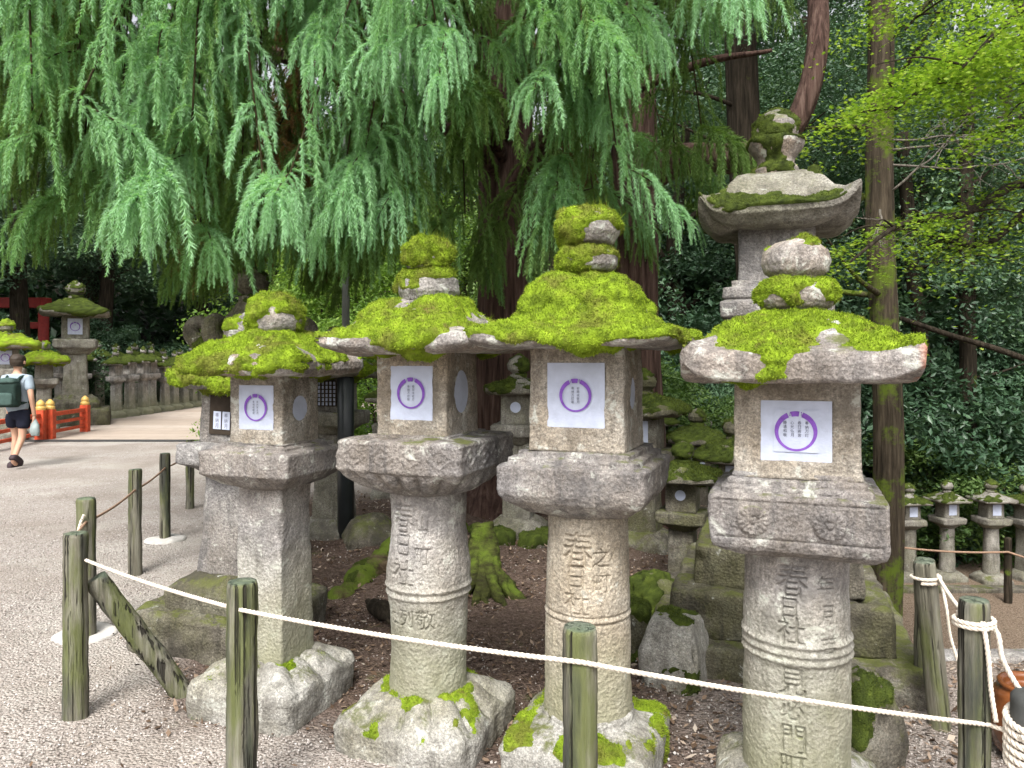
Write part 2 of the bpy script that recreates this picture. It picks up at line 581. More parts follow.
def ground_mat():
    k = NB('gravel_and_soil', .95, .1)
    k.coords(False)
    soil = k.attr('soil')
    low = k.attr('low')
    v1 = k.voro(95, out='Color')
    bw = k.n('ShaderNodeRGBToBW')
    k.put(bw.inputs[0], v1)
    g = k.ramp(bw.outputs[0], [(.1, (.22, .19, .17)), (.45, (.36, .32, .292)), (.75, (.44, .402, .37)), (.95, (.57, .535, .50))])
    big = k.noise(.9, 6, .65)
    g = k.mix(k.mr(big, .40, .62, 0, .6), g, (.27, .23, .195))
    g = k.mix(k.mr(k.noise(.55, 5, .6), .50, .62, 0, .45), g, (.52, .49, .445))
    fine = k.noise(5, 6, .7)
    s = k.ramp(k.noise(38, 5, .75), [(.30, (.035, .024, .019)), (.5, (.105, .073, .058)), (.66, (.20, .15, .125)), (.8, (.34, .28, .24))])
    s = k.mix(k.mr(fine, .5, .66, 0, .6), s, (.13, .095, .07))
    s = k.mix(k.mr(k.noise(2.2, 6, .7), .60, .70, 0, .55), s, (.09, .11, .03))
    lo = k.ramp(bw.outputs[0], [(.1, (.09, .065, .045)), (.5, (.19, .14, .10)), (.9, (.31, .245, .19))])
    g = k.mix(low, g, lo)
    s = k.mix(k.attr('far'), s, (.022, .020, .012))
    c = k.mix(soil, g, s)
    k.base(c)
    k.bump(k.math('ADD', k.math('MULTIPLY', k.voro(70), -1.0), k.math('MULTIPLY', k.noise(30, 5, .7), .8)), .8, .02)
    return k.m
M['ground'] = ground_mat()

def chip_mat(name, stops):
    k = NB(name, .9, .15)
    k.coords(False)
    k.base(k.ramp(k.attr(), stops))
    return k.m
M['pebble'] = chip_mat('pebble', [(0, (.22, .19, .17)), (.4, (.36, .32, .292)), (.8, (.46, .42, .39)), (1, (.59, .555, .525))])
M['mulch'] = chip_mat('mulch', [(0, (.035, .022, .015)), (.5, (.13, .085, .055)), (.85, (.26, .19, .14)), (1, (.42, .36, .30))])

def path_mat():
    k = NB('plank_paving', .85, .2)
    k.coords(False)
    sp = k.n('ShaderNodeSeparateXYZ')
    k.put(sp.inputs[0], k.vec)
    row = k.math('FLOOR', k.math('MULTIPLY', sp.outputs[1], 1.4))
    wn = k.n('ShaderNodeTexWhiteNoise', noise_dimensions='1D')
    k.put(wn.inputs['W'], row)
    c = k.mix(wn.outputs['Value'], (.36, .29, .235), (.50, .43, .37))
    c = k.mix(k.mr(k.noise(3, 6, .7), .45, .7, 0, .5), c, (.28, .24, .20))
    fr = k.math('FRACT', k.math('MULTIPLY', sp.outputs[1], 1.4))
    c = k.mix(k.mr(fr, 0, .05, .75, 0), c, (.10, .09, .08))
    k.base(c)
    k.bump(k.noise(40, 5, .7), .4, .01)
    return k.m
M['path'] = path_mat()

# ------------------------------------------------------------------ ground
def H(x, y):
    x = np.asarray(x, float)
    y = np.asarray(y, float)
    z = np.zeros_like(x + y)
    drop = sstep(4.0, 5.6, y) * sstep(-.05, .6, x - .42 * y)
    z = z - 1.62 * drop
    z = z + .10 * sstep(3.2, .4, np.hypot(x + .1, y - 7.4)) * (1 - drop)
    z = z + .28 * np.maximum(0, y - 13.5) * sstep(.2, 3.0, x - .1 * y)
    z = z + .30 * np.maximum(0, y - 31) * sstep(3, -1, x)
    z = z + .28 * np.maximum(0, -13.5 - x)
    return z

def build_ground():
    g = np.concatenate([-np.geomspace(160, 6.2, 40), np.linspace(-6, 6, 221), np.geomspace(6.2, 160, 40)])
    yy = np.concatenate([np.linspace(-30, 1.0, 12), np.linspace(1.1, 9, 150), np.geomspace(9.2, 260, 60)])
    X, Y = np.meshgrid(g, yy)
    Z = H(X, Y)
    P = np.stack([X, Y, 0 * X], -1)
    near = sstep(14, 7, np.hypot(X, Y))
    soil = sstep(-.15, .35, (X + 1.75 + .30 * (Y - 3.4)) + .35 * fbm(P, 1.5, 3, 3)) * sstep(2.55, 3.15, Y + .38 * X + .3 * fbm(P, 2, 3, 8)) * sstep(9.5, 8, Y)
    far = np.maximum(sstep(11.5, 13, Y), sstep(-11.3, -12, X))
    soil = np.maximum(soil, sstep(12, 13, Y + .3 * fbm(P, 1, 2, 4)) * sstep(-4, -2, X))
    soil = np.maximum(soil, sstep(-11.2, -12, X + .3 * fbm(P, 1, 2, 4)))
    soil = np.maximum(soil, sstep(29, 30, Y))
    soil = soil * (1 - .65 * sstep(.5, 1.2, X) * sstep(4.2, 3.4, Y))
    low = sstep(-.6, -1.2, Z) + sstep(3.5, 4.1, Y) * sstep(1.6, 2.0, X)
    low = np.clip(low, 0, 1)
    soil = soil * (1 - .9 * low * sstep(13, 11, Y))
    Z = Z + near * (.012 * fbm(P, 2.2, 3, 1) + .006 * fbm(P, 14, 2, 2) + soil * .02 * fbm(P, 5, 3, 6))
    V = np.stack([X, Y, Z], -1).reshape(-1, 3)
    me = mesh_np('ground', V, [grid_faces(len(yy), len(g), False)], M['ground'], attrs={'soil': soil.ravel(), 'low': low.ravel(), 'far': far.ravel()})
    tag(link('ground', me), kind='structure')
build_ground()

rng = np.random.default_rng(7)
def soil_at(x, y):
    P = np.stack([x, y, 0 * x], -1)
    return sstep(-.15, .35, (x + 1.75 + .30 * (y - 3.4)) + .35 * fbm(P, 1.5, 3, 3)) * sstep(2.55, 3.15, y + .38 * x + .3 * fbm(P, 2, 3, 8)) * sstep(9.5, 8, y)

def scatter_gravel():
    n = 90000
    d = 2.2 + 8 * rng.random(n) ** 1.9
    x = (rng.random(n) * 1.5 - .75) * d
    y = d
    s = soil_at(x, y)
    dz = H(x, y)
    keep = ((s < .5) | (rng.random(n) < .22 + .4 * sstep(.5, 1.2, x) * sstep(4.2, 3.4, y))) & (dz > -.25)
    x, y = x[keep], y[keep]
    z = H(x, y)
    n = len(x)
    r = .0025 + .0065 * rng.random(n) ** 2.2
    ax = rng.normal(size=(n, 3, 3))
    a = ax[:, 0] / np.linalg.norm(ax[:, 0], axis=1, keepdims=True)
    b = np.cross(a, ax[:, 1]); b /= np.linalg.norm(b, axis=1, keepdims=True)
    c = np.cross(a, b)
    sq = .6 + .6 * rng.random((n, 3))
    ce = np.stack([x, y, z + r * .35], 1)
    V = np.stack([ce + a * (r * sq[:, 0])[:, None], ce - a * (r * sq[:, 0])[:, None], ce + b * (r * sq[:, 1])[:, None], ce - b * (r * sq[:, 1])[:, None],
                  ce + c * (r * sq[:, 2])[:, None], ce - c * (r * sq[:, 2])[:, None]], 1).reshape(-1, 3)
    t = np.array([(0, 2, 4), (2, 1, 4), (1, 3, 4), (3, 0, 4), (2, 0, 5), (1, 2, 5), (3, 1, 5), (0, 3, 5)])
    F = (np.arange(n)[:, None, None] * 6 + t[None]).reshape(-1, 3)
    me = mesh_np('gravel', V, [F], M['pebble'], tint=np.repeat(rng.random(n), 6))
    tag(link('gravel', me), 'loose pale gravel scattered over the path', 'gravel', kind='stuff')
scatter_gravel()

def scatter_mulch():
    n = 26000
    x = rng.uniform(-2.6, 3.2, n)
    y = 2.6 + 6.4 * rng.random(n) ** 1.3
    k = (rng.random(n) < soil_at(x, y) * .95 + .03) & (H(x, y) > -.5)
    x, y = x[k], y[k]
    n = len(x)
    z = H(x, y)
    L = .006 + .022 * rng.random(n) ** 2
    W = L * (.15 + .5 * rng.random(n))
    az = rng.random(n) * 6.283
    u = np.stack([np.cos(az), np.sin(az), rng.normal(0, .35, n)], 1)
    v = np.stack([-np.sin(az), np.cos(az), rng.normal(0, .35, n)], 1)
    c = np.stack([x, y, z + .008 + .01 * rng.random(n)], 1)
    V = np.stack([c - u * L[:, None], c + v * W[:, None], c + u * L[:, None], c - v * W[:, None]], 1).reshape(-1, 3)
    F = np.arange(n * 4).reshape(-1, 4)
    me = mesh_np('leaf_litter', V, [F], M['mulch'], tint=np.repeat(rng.random(n), 4), smooth=False)
    tag(link('leaf_litter', me), 'brown leaf litter and bark chips under the cedar', 'leaf litter', kind='stuff')
scatter_mulch()

# far path beyond the red railing
def build_path():
    xs = np.linspace(-11.0, -3.6, 30)
    ys = np.linspace(15.1, 34, 60)
    X, Y = np.meshgrid(xs, ys)
    V = np.stack([X, Y, H(X, Y) + .012], -1).reshape(-1, 3)
    tag(link('path', mesh_np('path', V, [grid_faces(60, 30, False)], M['path'])), kind='structure')
    V, F = bbox((-10.6, 14.82, -.02), (-3.6, 15.0, .03), .01)
    tag(link('drain', mesh_np('drain', V, F, M['dark_strip'], smooth=False)), kind='structure')
build_path()

# ------------------------------------------------------------------ moss and fuzz
def fuzz(P, N, wgt, n, ln, wd, rng, up=.25, spread=.7):
    """n tiny blades on a grid surface, wgt per vertex"""
    nr, ns = P.shape[:2]
    A = P[:-1]; B = np.roll(P, -1, 1)[:-1]; C = np.roll(P, -1, 1)[1:]; D = P[1:]
    area = np.linalg.norm(np.cross(C - A, D - B), axis=-1) * .5
    wq = (wgt[:-1] + np.roll(wgt, -1, 1)[:-1] + wgt[1:] + np.roll(wgt, -1, 1)[1:]) / 4
    pr = (area * wq).ravel()
    if pr.sum() <= 0:
        return None
    pr = pr / pr.sum()
    idx = rng.choice(len(pr), n, p=pr)
    a, b, c, d = (q.reshape(-1, 3)[idx] for q in (A, B, C, D))
    u, v = rng.random((n, 1)), rng.random((n, 1))
    p = (a * (1 - u) + b * u) * (1 - v) + (d * (1 - u) + c * u) * v
    nn = N[:-1].reshape(-1, 3)[idx]
    dr = nn + rng.normal(0, spread, (n, 3)) * .6
    dr[:, 2] += up
    dr /= np.linalg.norm(dr, axis=1, keepdims=True)
    sd = np.cross(dr, rng.normal(size=(n, 3)))
    sd /= np.maximum(np.linalg.norm(sd, axis=1, keepdims=True), 1e-9)
    L = (ln * (.5 + rng.random(n)))[:, None]
    Wd = (wd * (.6 + .8 * rng.random(n)))[:, None]
    p = p - nn * .002
    V = np.stack([p - sd * Wd, p + sd * Wd, p + dr * L], 1).reshape(-1, 3)
    F = np.arange(n * 3).reshape(-1, 3)
    T = np.repeat(rng.random(n), 3)
    T[2::3] = np.clip(T[2::3] + .2, 0, 1)
    return V, F, T

def moss_on(parent, P, N, thick, bias, seed, blades=9000, scale=6, ln=.0085, wd=.0019, mat='moss', mask=None, sharp=.35, wisps=0):
    rg = np.random.default_rng(seed + 100)
    m = fbm(P + seed * 5.1, scale, 4, seed) * .8 + bias + .38 * (N[..., 2] - .35)
    if mask is not None:
        m = m + mask(P, N)
    h = sstep(0, sharp, m)
    hh = h * thick * (.75 + .75 * fbm(P + seed, scale * 2.2, 3, seed + 3) + .45 * fbm(P, 32, 3, seed + 4)) - (1 - h) * .007
    Pm = P + N * hh[..., None]
    Nm = grid_normals(Pm)
    b = Bag()
    tt = np.clip(.35 + .5 * fbm(Pm, 40, 3, seed + 7), 0, 1)
    b.add(Pm.reshape(-1, 3), grid_faces(*P.shape[:2]), 0, tt.ravel())
    fz = fuzz(Pm, Nm, np.where(h > .15, h, 0), blades, ln, wd, rg)
    if fz:
        b.add(fz[0], fz[1], 0, fz[2])
    if wisps:
        w_ = np.where((h > .15), 1.0, 0) * (P[..., 0] > np.median(P[..., 0]))
        fz = fuzz(Pm, Nm, w_, wisps, ln * 4, wd * .45, rg, .9, 1.3)
        if fz:
            b.add(fz[0], fz[1], 0, fz[2] * .5)
    return link('moss', b.mesh('moss', M[mat]), parent)

# ------------------------------------------------------------------ glyphs (carved and written characters)
_gl = {}
def glyph_tris(ch):
    if ch in _gl:
        return _gl[ch]
    cu = bpy.data.curves.new('glyph', 'FONT')
    cu.body = ch
    cu.size = 1.0
    cu.resolution_u = 4
    ob = bpy.data.objects.new('glyph', cu)
    col.objects.link(ob)
    dg = bpy.context.evaluated_depsgraph_get()
    dg.update()
    me = ob.evaluated_get(dg).to_mesh()
    me.calc_loop_triangles()
    V = np.array([v.co[:2] for v in me.vertices], float).reshape(-1, 2)
    T = np.array([t.vertices[:] for t in me.loop_triangles], int).reshape(-1, 3)
    ob.evaluated_get(dg).to_mesh_clear()
    bpy.data.objects.remove(ob)
    bpy.data.curves.remove(cu)
    if len(V):
        lo, hi = V.min(0), V.max(0)
        V = (V - (lo + hi) / 2) / max((hi - lo).max(), 1e-6)
    _gl[ch] = (V, T)
    return _gl[ch]

_gm = {}
def glyph_mask(ch, n=110):
    if ch in _gm:
        return _gm[ch]
    V, T = glyph_tris(ch)
    g = (np.arange(n) + .5) / n * 1.2 - .6
    X, Y = np.meshgrid(g, g)
    m = np.zeros((n, n), bool)
    for t in T:
        a, b, c = V[t]
        d = (b[0] - a[0]) * (c[1] - a[1]) - (c[0] - a[0]) * (b[1] - a[1])
        if abs(d) < 1e-12:
            continue
        u = ((X - a[0]) * (c[1] - a[1]) - (c[0] - a[0]) * (Y - a[1])) / d
        v = ((b[0] - a[0]) * (Y - a[1]) - (X - a[0]) * (b[1] - a[1])) / d
        m |= (u >= 0) & (v >= 0) & (u + v <= 1)
    f = m.astype(float)
    for _ in range(2):
        f = (f + np.roll(f, 1, 0) + np.roll(f, -1, 0) + np.roll(f, 1, 1) + np.roll(f, -1, 1)) / 5
    _gm[ch] = f
    return f

def carve(chars, depth=.008):
    """chars: (char, u, z, size) on a round pillar, u = arc distance from the front"""
    def f(P, th, N):
        r = np.hypot(P[..., 0], P[..., 1])
        a = (th + np.pi / 2 + np.pi) % (2 * np.pi) - np.pi
        u = a * r
        z = P[..., 2]
        d = np.zeros_like(z)
        for ch, u0, z0, s in chars:
            m = glyph_mask(ch)
            n = len(m)
            fx = ((u - u0) / s + .6) / 1.2 * n - .5
            fy = ((z - z0) / (s * (1.22 if ch == '春' else 1.05)) + .6) / 1.2 * n - .5
            ok = (fx >= 0) & (fx < n - 1) & (fy >= 0) & (fy < n - 1) & (np.abs(a) < 1.5)
            ix, iy = np.clip(fx.astype(int), 0, n - 2), np.clip(fy.astype(int), 0, n - 2)
            tx, ty = fx - ix, fy - iy
            val = (m[iy, ix] * (1 - tx) + m[iy, ix + 1] * tx) * (1 - ty) + (m[iy + 1, ix] * (1 - tx) + m[iy + 1, ix + 1] * tx) * ty
            d = d - np.where(ok, val, 0) * depth
        return d * (.75 + .5 * vnoise(P * 14, 4))
    return f

# ------------------------------------------------------------------ paper panels
def paper_square(parent, half, zc, wh, hh, seed, cols, ring=.62, tilt=True, name='paper_panel', simple_=False):
    """sheet on the -Y face of a firebox of half width half"""
    b = Bag()
    rg = np.random.default_rng(seed)
    n = 24
    X, Z = np.meshgrid(np.linspace(-wh, wh, n), np.linspace(-hh, hh, n))
    y0 = -half
    P = np.stack([X, y0 + .0032 * fbm(np.stack([X, Z, 0 * X], -1), 22, 4, seed), Z + zc], -1)
    b.add(P.reshape(-1, 3), grid_faces(n, n, False), 0)
    if not simple_:
        if seed == 4:                                   # inner sheet on the last lantern
            q = ring * 1.05 * min(wh, hh)
            b.add([(-q, y0 - .0035, zc - q), (q, y0 - .0035, zc - q), (q, y0 - .0035, zc + q), (-q, y0 - .0035, zc + q)], np.array([[0, 1, 2, 3]]), 0)
        R0 = ring * min(wh, hh)
        k = 72
        t = np.linspace(0, 2 * np.pi, k, endpoint=False)
        thick = R0 * (.11 + .15 * (0.5 + .5 * np.sin(t)))
        yo = y0 - .005
        V = np.concatenate([np.stack([R0 * np.cos(t), yo + 0 * t, zc + R0 * np.sin(t)], 1), np.stack([(R0 - thick) * np.cos(t), yo + 0 * t, zc + (R0 - thick) * np.sin(t)], 1)])
        j = np.arange(k); j2 = (j + 1) % k
        gap = np.abs((t - np.pi / 2 + np.pi) % (2 * np.pi) - np.pi)
        F = np.stack([j, j2, k + j2, k + j], 1)
        F = F[~((gap > .25) & (gap < .36))]
        b.add(V, F, 1)
        for s_ in (-1, 1):                              # small crest dots at the top of the ring
            for q in range(3):
                a0 = np.pi / 2 + s_ * (.27 + .035 * q)
                rr = R0 * (.97 - .07 * q)
                tt = np.linspace(0, 2 * np.pi, 8, endpoint=False)
                b.add(np.stack([rr * np.cos(a0) + R0 * .03 * np.cos(tt), yo + 0 * tt, zc + rr * np.sin(a0) + R0 * .03 * np.sin(tt)], 1), np.arange(8)[None], 1)
        nc = len(cols)
        for ci, txt in enumerate(cols):
            x = (ci - (nc - 1) / 2) * R0 * .34
            for ri, ch in enumerate(txt):
                V2, T = glyph_tris(ch)
                s = R0 * .17
                z = zc + R0 * .42 - ri * R0 * .205
                if len(V2):
                    V = np.stack([x + V2[:, 0] * s, np.full(len(V2), yo), z + V2[:, 1] * s], 1)
                    b.add(V, T, 2)
    me = b.mesh(name, [M['paper'], M['purple_ink'], M['black_ink']])
    return link(name, me, parent)

def paper_round(parent, half, zc, r, rx=None):
    k = 40
    t = np.linspace(0, 2 * np.pi, k, endpoint=False)
    rx = rx or r
    V = np.concatenate([[(half, 0, zc)], np.stack([np.full(k, half), rx * np.cos(t), zc + r * np.sin(t)], 1)])
    j = np.arange(k)
    F = np.stack([np.zeros(k, int), 1 + j, 1 + (j + 1) % k], 1)
    return link('paper_disc', mesh_np('paper_disc', V, [F], [M['paper']]), parent)

def window_recess(half, zc, wh, hh, rc, zr, rxx, dp=.010):
    def f(P, th, N):
        x, y, z = P[..., 0], P[..., 1], P[..., 2]
        fr = (y < -half * .9)
        a = sstep(wh + .006, wh - .002, np.abs(x)) * sstep(hh + .006, hh - .002, np.abs(z - zc)) * fr
        sdm = (x > half * .9)
        q = np.hypot(y / max(rxx, 1e-6), (z - zr) / max(rc, 1e-6))
        b = sstep(1.06, .98, q) * sdm if rc else 0
        return -dp * (a + b)
    return f

# ------------------------------------------------------------------ lantern parts
def petals(n, r0, r1, amp, z0, z1, rot=0):
    """lotus petals carved between radii r0..r1"""
    def f(P, th, N):
        r = np.hypot(P[..., 0], P[..., 1])
        a = (th + rot) * n / 2
        s = np.abs(np.sin(a))
        z = P[..., 2]
        m = sstep(z0 - .012, z0 + .012, z) * sstep(z1 + .012, z1 - .012, z)
        return amp * m * (s ** .55 - .7)
    return f

def bands(zs, amp=.008, wd=.010):
    def f(P, th, N):
        z = P[..., 2]
        return sum(amp * np.exp(-((z - q) / wd) ** 2) for q in zs)
    return f

def both(*fs):
    return lambda P, th, N: sum(f(P, th, N) for f in fs)

def onion(parent, mat, prof, seed, n=0, segs=64, moss=None, name='finial', **kw):
    o, P, N = lobj(name, M[mat], parent, prof, n, 10, segs, .010, rough=.006, seed=seed)
    if moss:
        moss_on(o, P, N, moss[0], moss[1], seed, moss[2], 9, wisps=moss[3] if len(moss) > 3 else 0, mat=moss[4] if len(moss) > 4 else 'moss')
    return o

# ---- the four near lanterns
def ball_prof(r0, z0, z1, rmax, k=9, rtop=.002):
    out = [(.002, z0, 1), (r0, z0, 1)]
    a0 = math.acos(min(1, r0 / rmax))
    for q in range(1, k):
        a = -a0 + (a0 + math.pi / 2) * q / k
        zz = z0 + (z1 - z0) * (math.sin(a) + math.sin(a0)) / (1 + math.sin(a0))
        out.append((rmax * math.cos(a), zz, 1))
    out.append((rtop, z1, 1))
    return out

HG = 'row of mossy stone lanterns behind the rope'
# --- first (left) lantern: square pillar
def lantern_a():
    t = thing('stone_lantern', 'stone lantern with plain square pillar and low moss ball, leftmost of the four front lanterns', 'stone lantern', (-1.12, 3.5, 0), -19, HG)
    ba, P, N = lobj('base', M['stone_base'], t, [(.002, -.05), (.27, -.05), (.282, 0), (.285, .13), (.27, .16), (.22, .19), (.175, .225, .25), (.12, .24, .3), (.002, .24, .3)], 4, 12, 160, .012,
         rough=.012, seed=11, disp=petals(10, .15, .3, .030, .14, .235), chip=.02)
    moss_on(ba, P, N, .007, -.24, 11, 6000, 9, mat='moss', sharp=.6)
    lobj('pillar', M['stone_pillar'], t, [(.002, .22), (.132, .22), (.130, .28), (.124, .6), (.118, 1.0), (.118, 1.03), (.002, 1.03)], 4, 40, 128, .014, rough=.006, seed=12, chip=.012)
    lobj('platform', M['stone_platform'], t, [(.002, 1.02, .8), (.145, 1.02, .7), (.19, 1.04, .3), (.225, 1.075, .05), (.234, 1.085), (.241, 1.092), (.242, 1.19), (.234, 1.198), (.20, 1.206), (.198, 1.218), (.17, 1.222), (.17, 1.232), (.002, 1.232)], 4, 44, 220, .008,
         rough=.006, seed=13, chip=.014)
    fb, P, N = lobj('firebox', M['stone_firebox'], t, [(.002, 1.222), (.146, 1.222), (.144, 1.24), (.142, 1.55), (.002, 1.55)], 4, 40, 144, .010, rough=.004, seed=14,
                    disp=window_recess(.143, 1.393, .094, .101, .059, 1.385, .060))
    paper_square(fb, .1385, 1.393, .094, .101, 1, ['奉納祈願成', '家内安全月'], .66)
    paper_round(fb, .1365, 1.385, .058, .059)
    rf, P, N = lobj('roof', M['stone_roof'], t, [(.002, 1.535), (.25, 1.535), (.30, 1.545), (.315, 1.565), (.312, 1.60), (.27, 1.635), (.20, 1.67), (.13, 1.715), (.08, 1.74), (.002, 1.745)], 4, 12, 180, .010,
                    lift=.012, rough=.010, rs=6, seed=15, chip=.03)
    moss_on(rf, P, N, .024, .22, 15, 34000, 5)
    onion(t, 'stone_roof', [(.002, 1.725, 1), (.09, 1.725, 1), (.118, 1.76, 1), (.13, 1.80, 1), (.122, 1.85, 1), (.085, 1.895, 1), (.04, 1.912, 1), (.002, 1.916, 1)], 16, 0, 72, (.022, .35, 9000, 500))
    return t
lantern_a()

def diamonds(half, z0, z1, per):
    def f(P, th, N):
        x, y, z = P[..., 0], P[..., 1], P[..., 2]
        m = (np.maximum(np.abs(x), np.abs(y)) > half * .97) & (z > z0) & (z < z1)
        u = np.where(np.abs(y) > np.abs(x), x, y)
        a = np.abs(((u / per) % 1) - .5) * 2
        b = np.abs((z - (z0 + z1) / 2) / ((z1 - z0) / 2))
        return m * .006 * (sstep(.16, .0, np.abs(a + b - .85)) + .8 * sstep(.35, .2, a + b) - .3)
    return f

def flowers(half, zc, r, xs):
    def f(P, th, N):
        x, y, z = P[..., 0], P[..., 1], P[..., 2]
        m = (y < -half * .95)
        d = 0
        for x0 in xs:
            q = np.hypot(x - x0, z - zc)
            a = np.arctan2(z - zc, x - x0)
            d = d + sstep(r, r * .85, q) * (.4 + .6 * np.abs(np.sin(a * 8))) * sstep(.2 * r, .35 * r, q) + .9 * sstep(.25 * r, .15 * r, q)
        e = sstep(.006, .0, np.abs(np.abs(z - zc) - r * 1.18)) * (np.abs(x) < half * .93)
        return m * .014 * (d - .6 * e)
    return f

# --- second: drum pillar with a waist band, tall mossy roof
def lantern_b():
    t = thing('stone_lantern', 'stone lantern with carved drum pillar and lotus base, second of the four front lanterns', 'stone lantern', (-.36, 3.2, 0), -21, HG)
    ba, P, N = lobj('base', M['stone_base'], t, [(.002, -.05), (.29, -.05), (.30, 0), (.30, .10), (.285, .125), (.26, .15, .25), (.225, .185, .7), (.185, .215, 1), (.15, .222, 1), (.002, .222, 1)], 4, 14, 240, .010,
         rough=.012, seed=21, disp=petals(12, .15, .3, .036, .125, .215), chip=.035)
    moss_on(ba, P, N, .008, -.24, 21, 9000, 9, mat='moss', sharp=.6, mask=lambda P, N: .35 * sstep(.26, .18, np.hypot(P[..., 0], P[..., 1])))
    ch = [('春', -.048, .95, .112), ('日', -.042, .838, .088), ('社', -.036, .728, .105), ('社', -.10, .54, .07), ('列', -.02, .54, .07), ('敬', .065, .54, .08), ('山', .05, .93, .06), ('町', .055, .80, .07)]
    prof = [(.002, .20), (.168, .20), (.164, .24), (.160, .40), (.166, .55), (.178, .64), (.174, .75), (.160, .90), (.163, 1.02), (.165, 1.06), (.002, 1.06)]
    lobj('pillar', M['stone_pillar'], t, prof, 0, 8, 400, .0029, rough=.005, seed=22,
         disp=both(carve(ch, .013), bands([.655, .622], .007, .008), bands([.638], -.004, .005)))
    lobj('platform', M['stone_platform'], t, [(.002, 1.045, 1), (.16, 1.045, 1), (.19, 1.055, .85), (.245, 1.095, .45), (.272, 1.135, .1), (.278, 1.15), (.285, 1.156), (.288, 1.165), (.288, 1.272), (.28, 1.282), (.19, 1.292), (.19, 1.30), (.002, 1.30)], 4, 30, 380, .006,
         rough=.005, seed=23, chip=.014, disp=both(petals(20, .1, .3, .022, 1.06, 1.135), diamonds(.288, 1.175, 1.265, .13)))
    fb, P, N = lobj('firebox', M['stone_firebox'], t, [(.002, 1.29), (.165, 1.29), (.162, 1.31), (.16, 1.65), (.002, 1.65)], 4, 40, 160, .009, rough=.005, seed=24,
                    disp=window_recess(.161, 1.472, .098, .112, .091, 1.475, .071))
    paper_square(fb, .1555, 1.472, .098, .112, 2, ['奉納万灯献', '春日大社灯'], .66)
    paper_round(fb, .1545, 1.475, .090, .070)
    rf, P, N = lobj('roof', M['stone_roof'], t, [(.002, 1.635), (.30, 1.635), (.345, 1.645), (.37, 1.66), (.365, 1.692), (.31, 1.712), (.25, 1.745), (.205, 1.795), (.155, 1.84), (.10, 1.868), (.002, 1.876)], 4, 14, 220, .010,
                    lift=.018, rough=.012, rs=5, seed=25, chip=.03)
    moss_on(rf, P, N, .028, .31, 25, 40000, 5, wisps=500)
    o = onion(t, 'stone_roof', [(.002, 1.860, 1), (.115, 1.860, 1), (.135, 1.900, 1), (.128, 1.955, 1), (.10, 1.980, 1), (.06, 1.990, 1), (.06, 2.000, 1), (.088, 2.005, 1), (.102, 2.040, 1), (.10, 2.080, 1), (.07, 2.115, 1), (.03, 2.125, 1), (.002, 2.126, 1)], 26, 0, 72, (.020, .30, 12000, 900))
    return t
lantern_b()

# --- third: round pillar with double groove, broad domed mossy roof
def lantern_c():
    t = thing('stone_lantern', 'stone lantern with smooth buff pillar and mossed domed roof, third of the four front lanterns', 'stone lantern', (.303, 2.95, 0), -21, HG)
    ba, P, N = lobj('base', M['stone_base'], t, [(.002, -.05), (.278, -.05), (.285, 0), (.285, .13), (.27, .16), (.235, .185, .2), (.19, .205, .9), (.182, .215, 1), (.182, .235, 1), (.165, .245, 1), (.002, .245, 1)], 4, 12, 180, .010,
         rough=.012, seed=31, disp=petals(8, .1, .3, .008, .15, .2), chip=.03)
    moss_on(ba, P, N, .008, .06, 31, 16000, 8, mat='moss', sharp=.6)
    ch = [('春', .0, .885, .118), ('日', -.006, .782, .08), ('社', -.002, .69, .10), ('之', .095, .86, .07), ('町', .10, .76, .07)]
    lobj('pillar', M['stone_warm'], t, [(.002, .22), (.171, .22), (.170, .30), (.168, .6), (.160, .9), (.158, 1.03), (.002, 1.03)], 0, 8, 400, .0029, rough=.004, seed=32,
         disp=both(carve(ch, .013), bands([.632, .606], -.007, .005), bands([.619], .004, .006)))
    lobj('platform', M['stone_platform'], t, [(.002, 1.01, 1), (.17, 1.01, .8), (.215, 1.03, .35), (.262, 1.075, .0), (.278, 1.10), (.283, 1.12), (.284, 1.205), (.278, 1.212), (.252, 1.218), (.250, 1.238), (.222, 1.243), (.220, 1.262), (.002, 1.264)], 4, 40, 260, .007,
         rough=.006, seed=33, chip=.018)
    fb, P, N = lobj('firebox', M['stone_firebox'], t, [(.002, 1.262), (.188, 1.262), (.185, 1.285), (.182, 1.67), (.002, 1.67)], 4, 40, 180, .009, rough=.005, seed=34,
                    disp=window_recess(.184, 1.475, .112, .122, .064, 1.48, .06, .012))
    paper_square(fb, .1775, 1.475, .112, .122, 3, ['奉納万灯献', '祈願成就月'], .56)
    paper_round(fb, .1765, 1.48, .063, .059)
    rf, P, N = lobj('roof', M['stone_roof'], t, [(.002, 1.65), (.33, 1.65), (.375, 1.658), (.388, 1.67), (.385, 1.695), (.335, 1.712), (.27, 1.732), (.225, 1.78), (.205, 1.84), (.17, 1.89), (.115, 1.922), (.002, 1.935)], 4, 10, 220, .010,
                    lift=.012, rough=.010, rs=5, seed=35, chip=.03)
    moss_on(rf, P, N, .024, .38, 35, 50000, 5)
    onion(t, 'stone_roof', [(.002, 1.925, 1), (.075, 1.925, 1), (.075, 1.955, 1), (.10, 1.960, 1), (.116, 1.980, 1), (.117, 2.015, 1), (.10, 2.040, 1), (.07, 2.048, 1), (.07, 2.058, 1), (.10, 2.070, 1), (.122, 2.110, 1), (.124, 2.140, 1), (.105, 2.180, 1), (.06, 2.206, 1), (.002, 2.210, 1)], 36, 0, 72, (.016, .55, 15000, 300))
    return t
lantern_c()

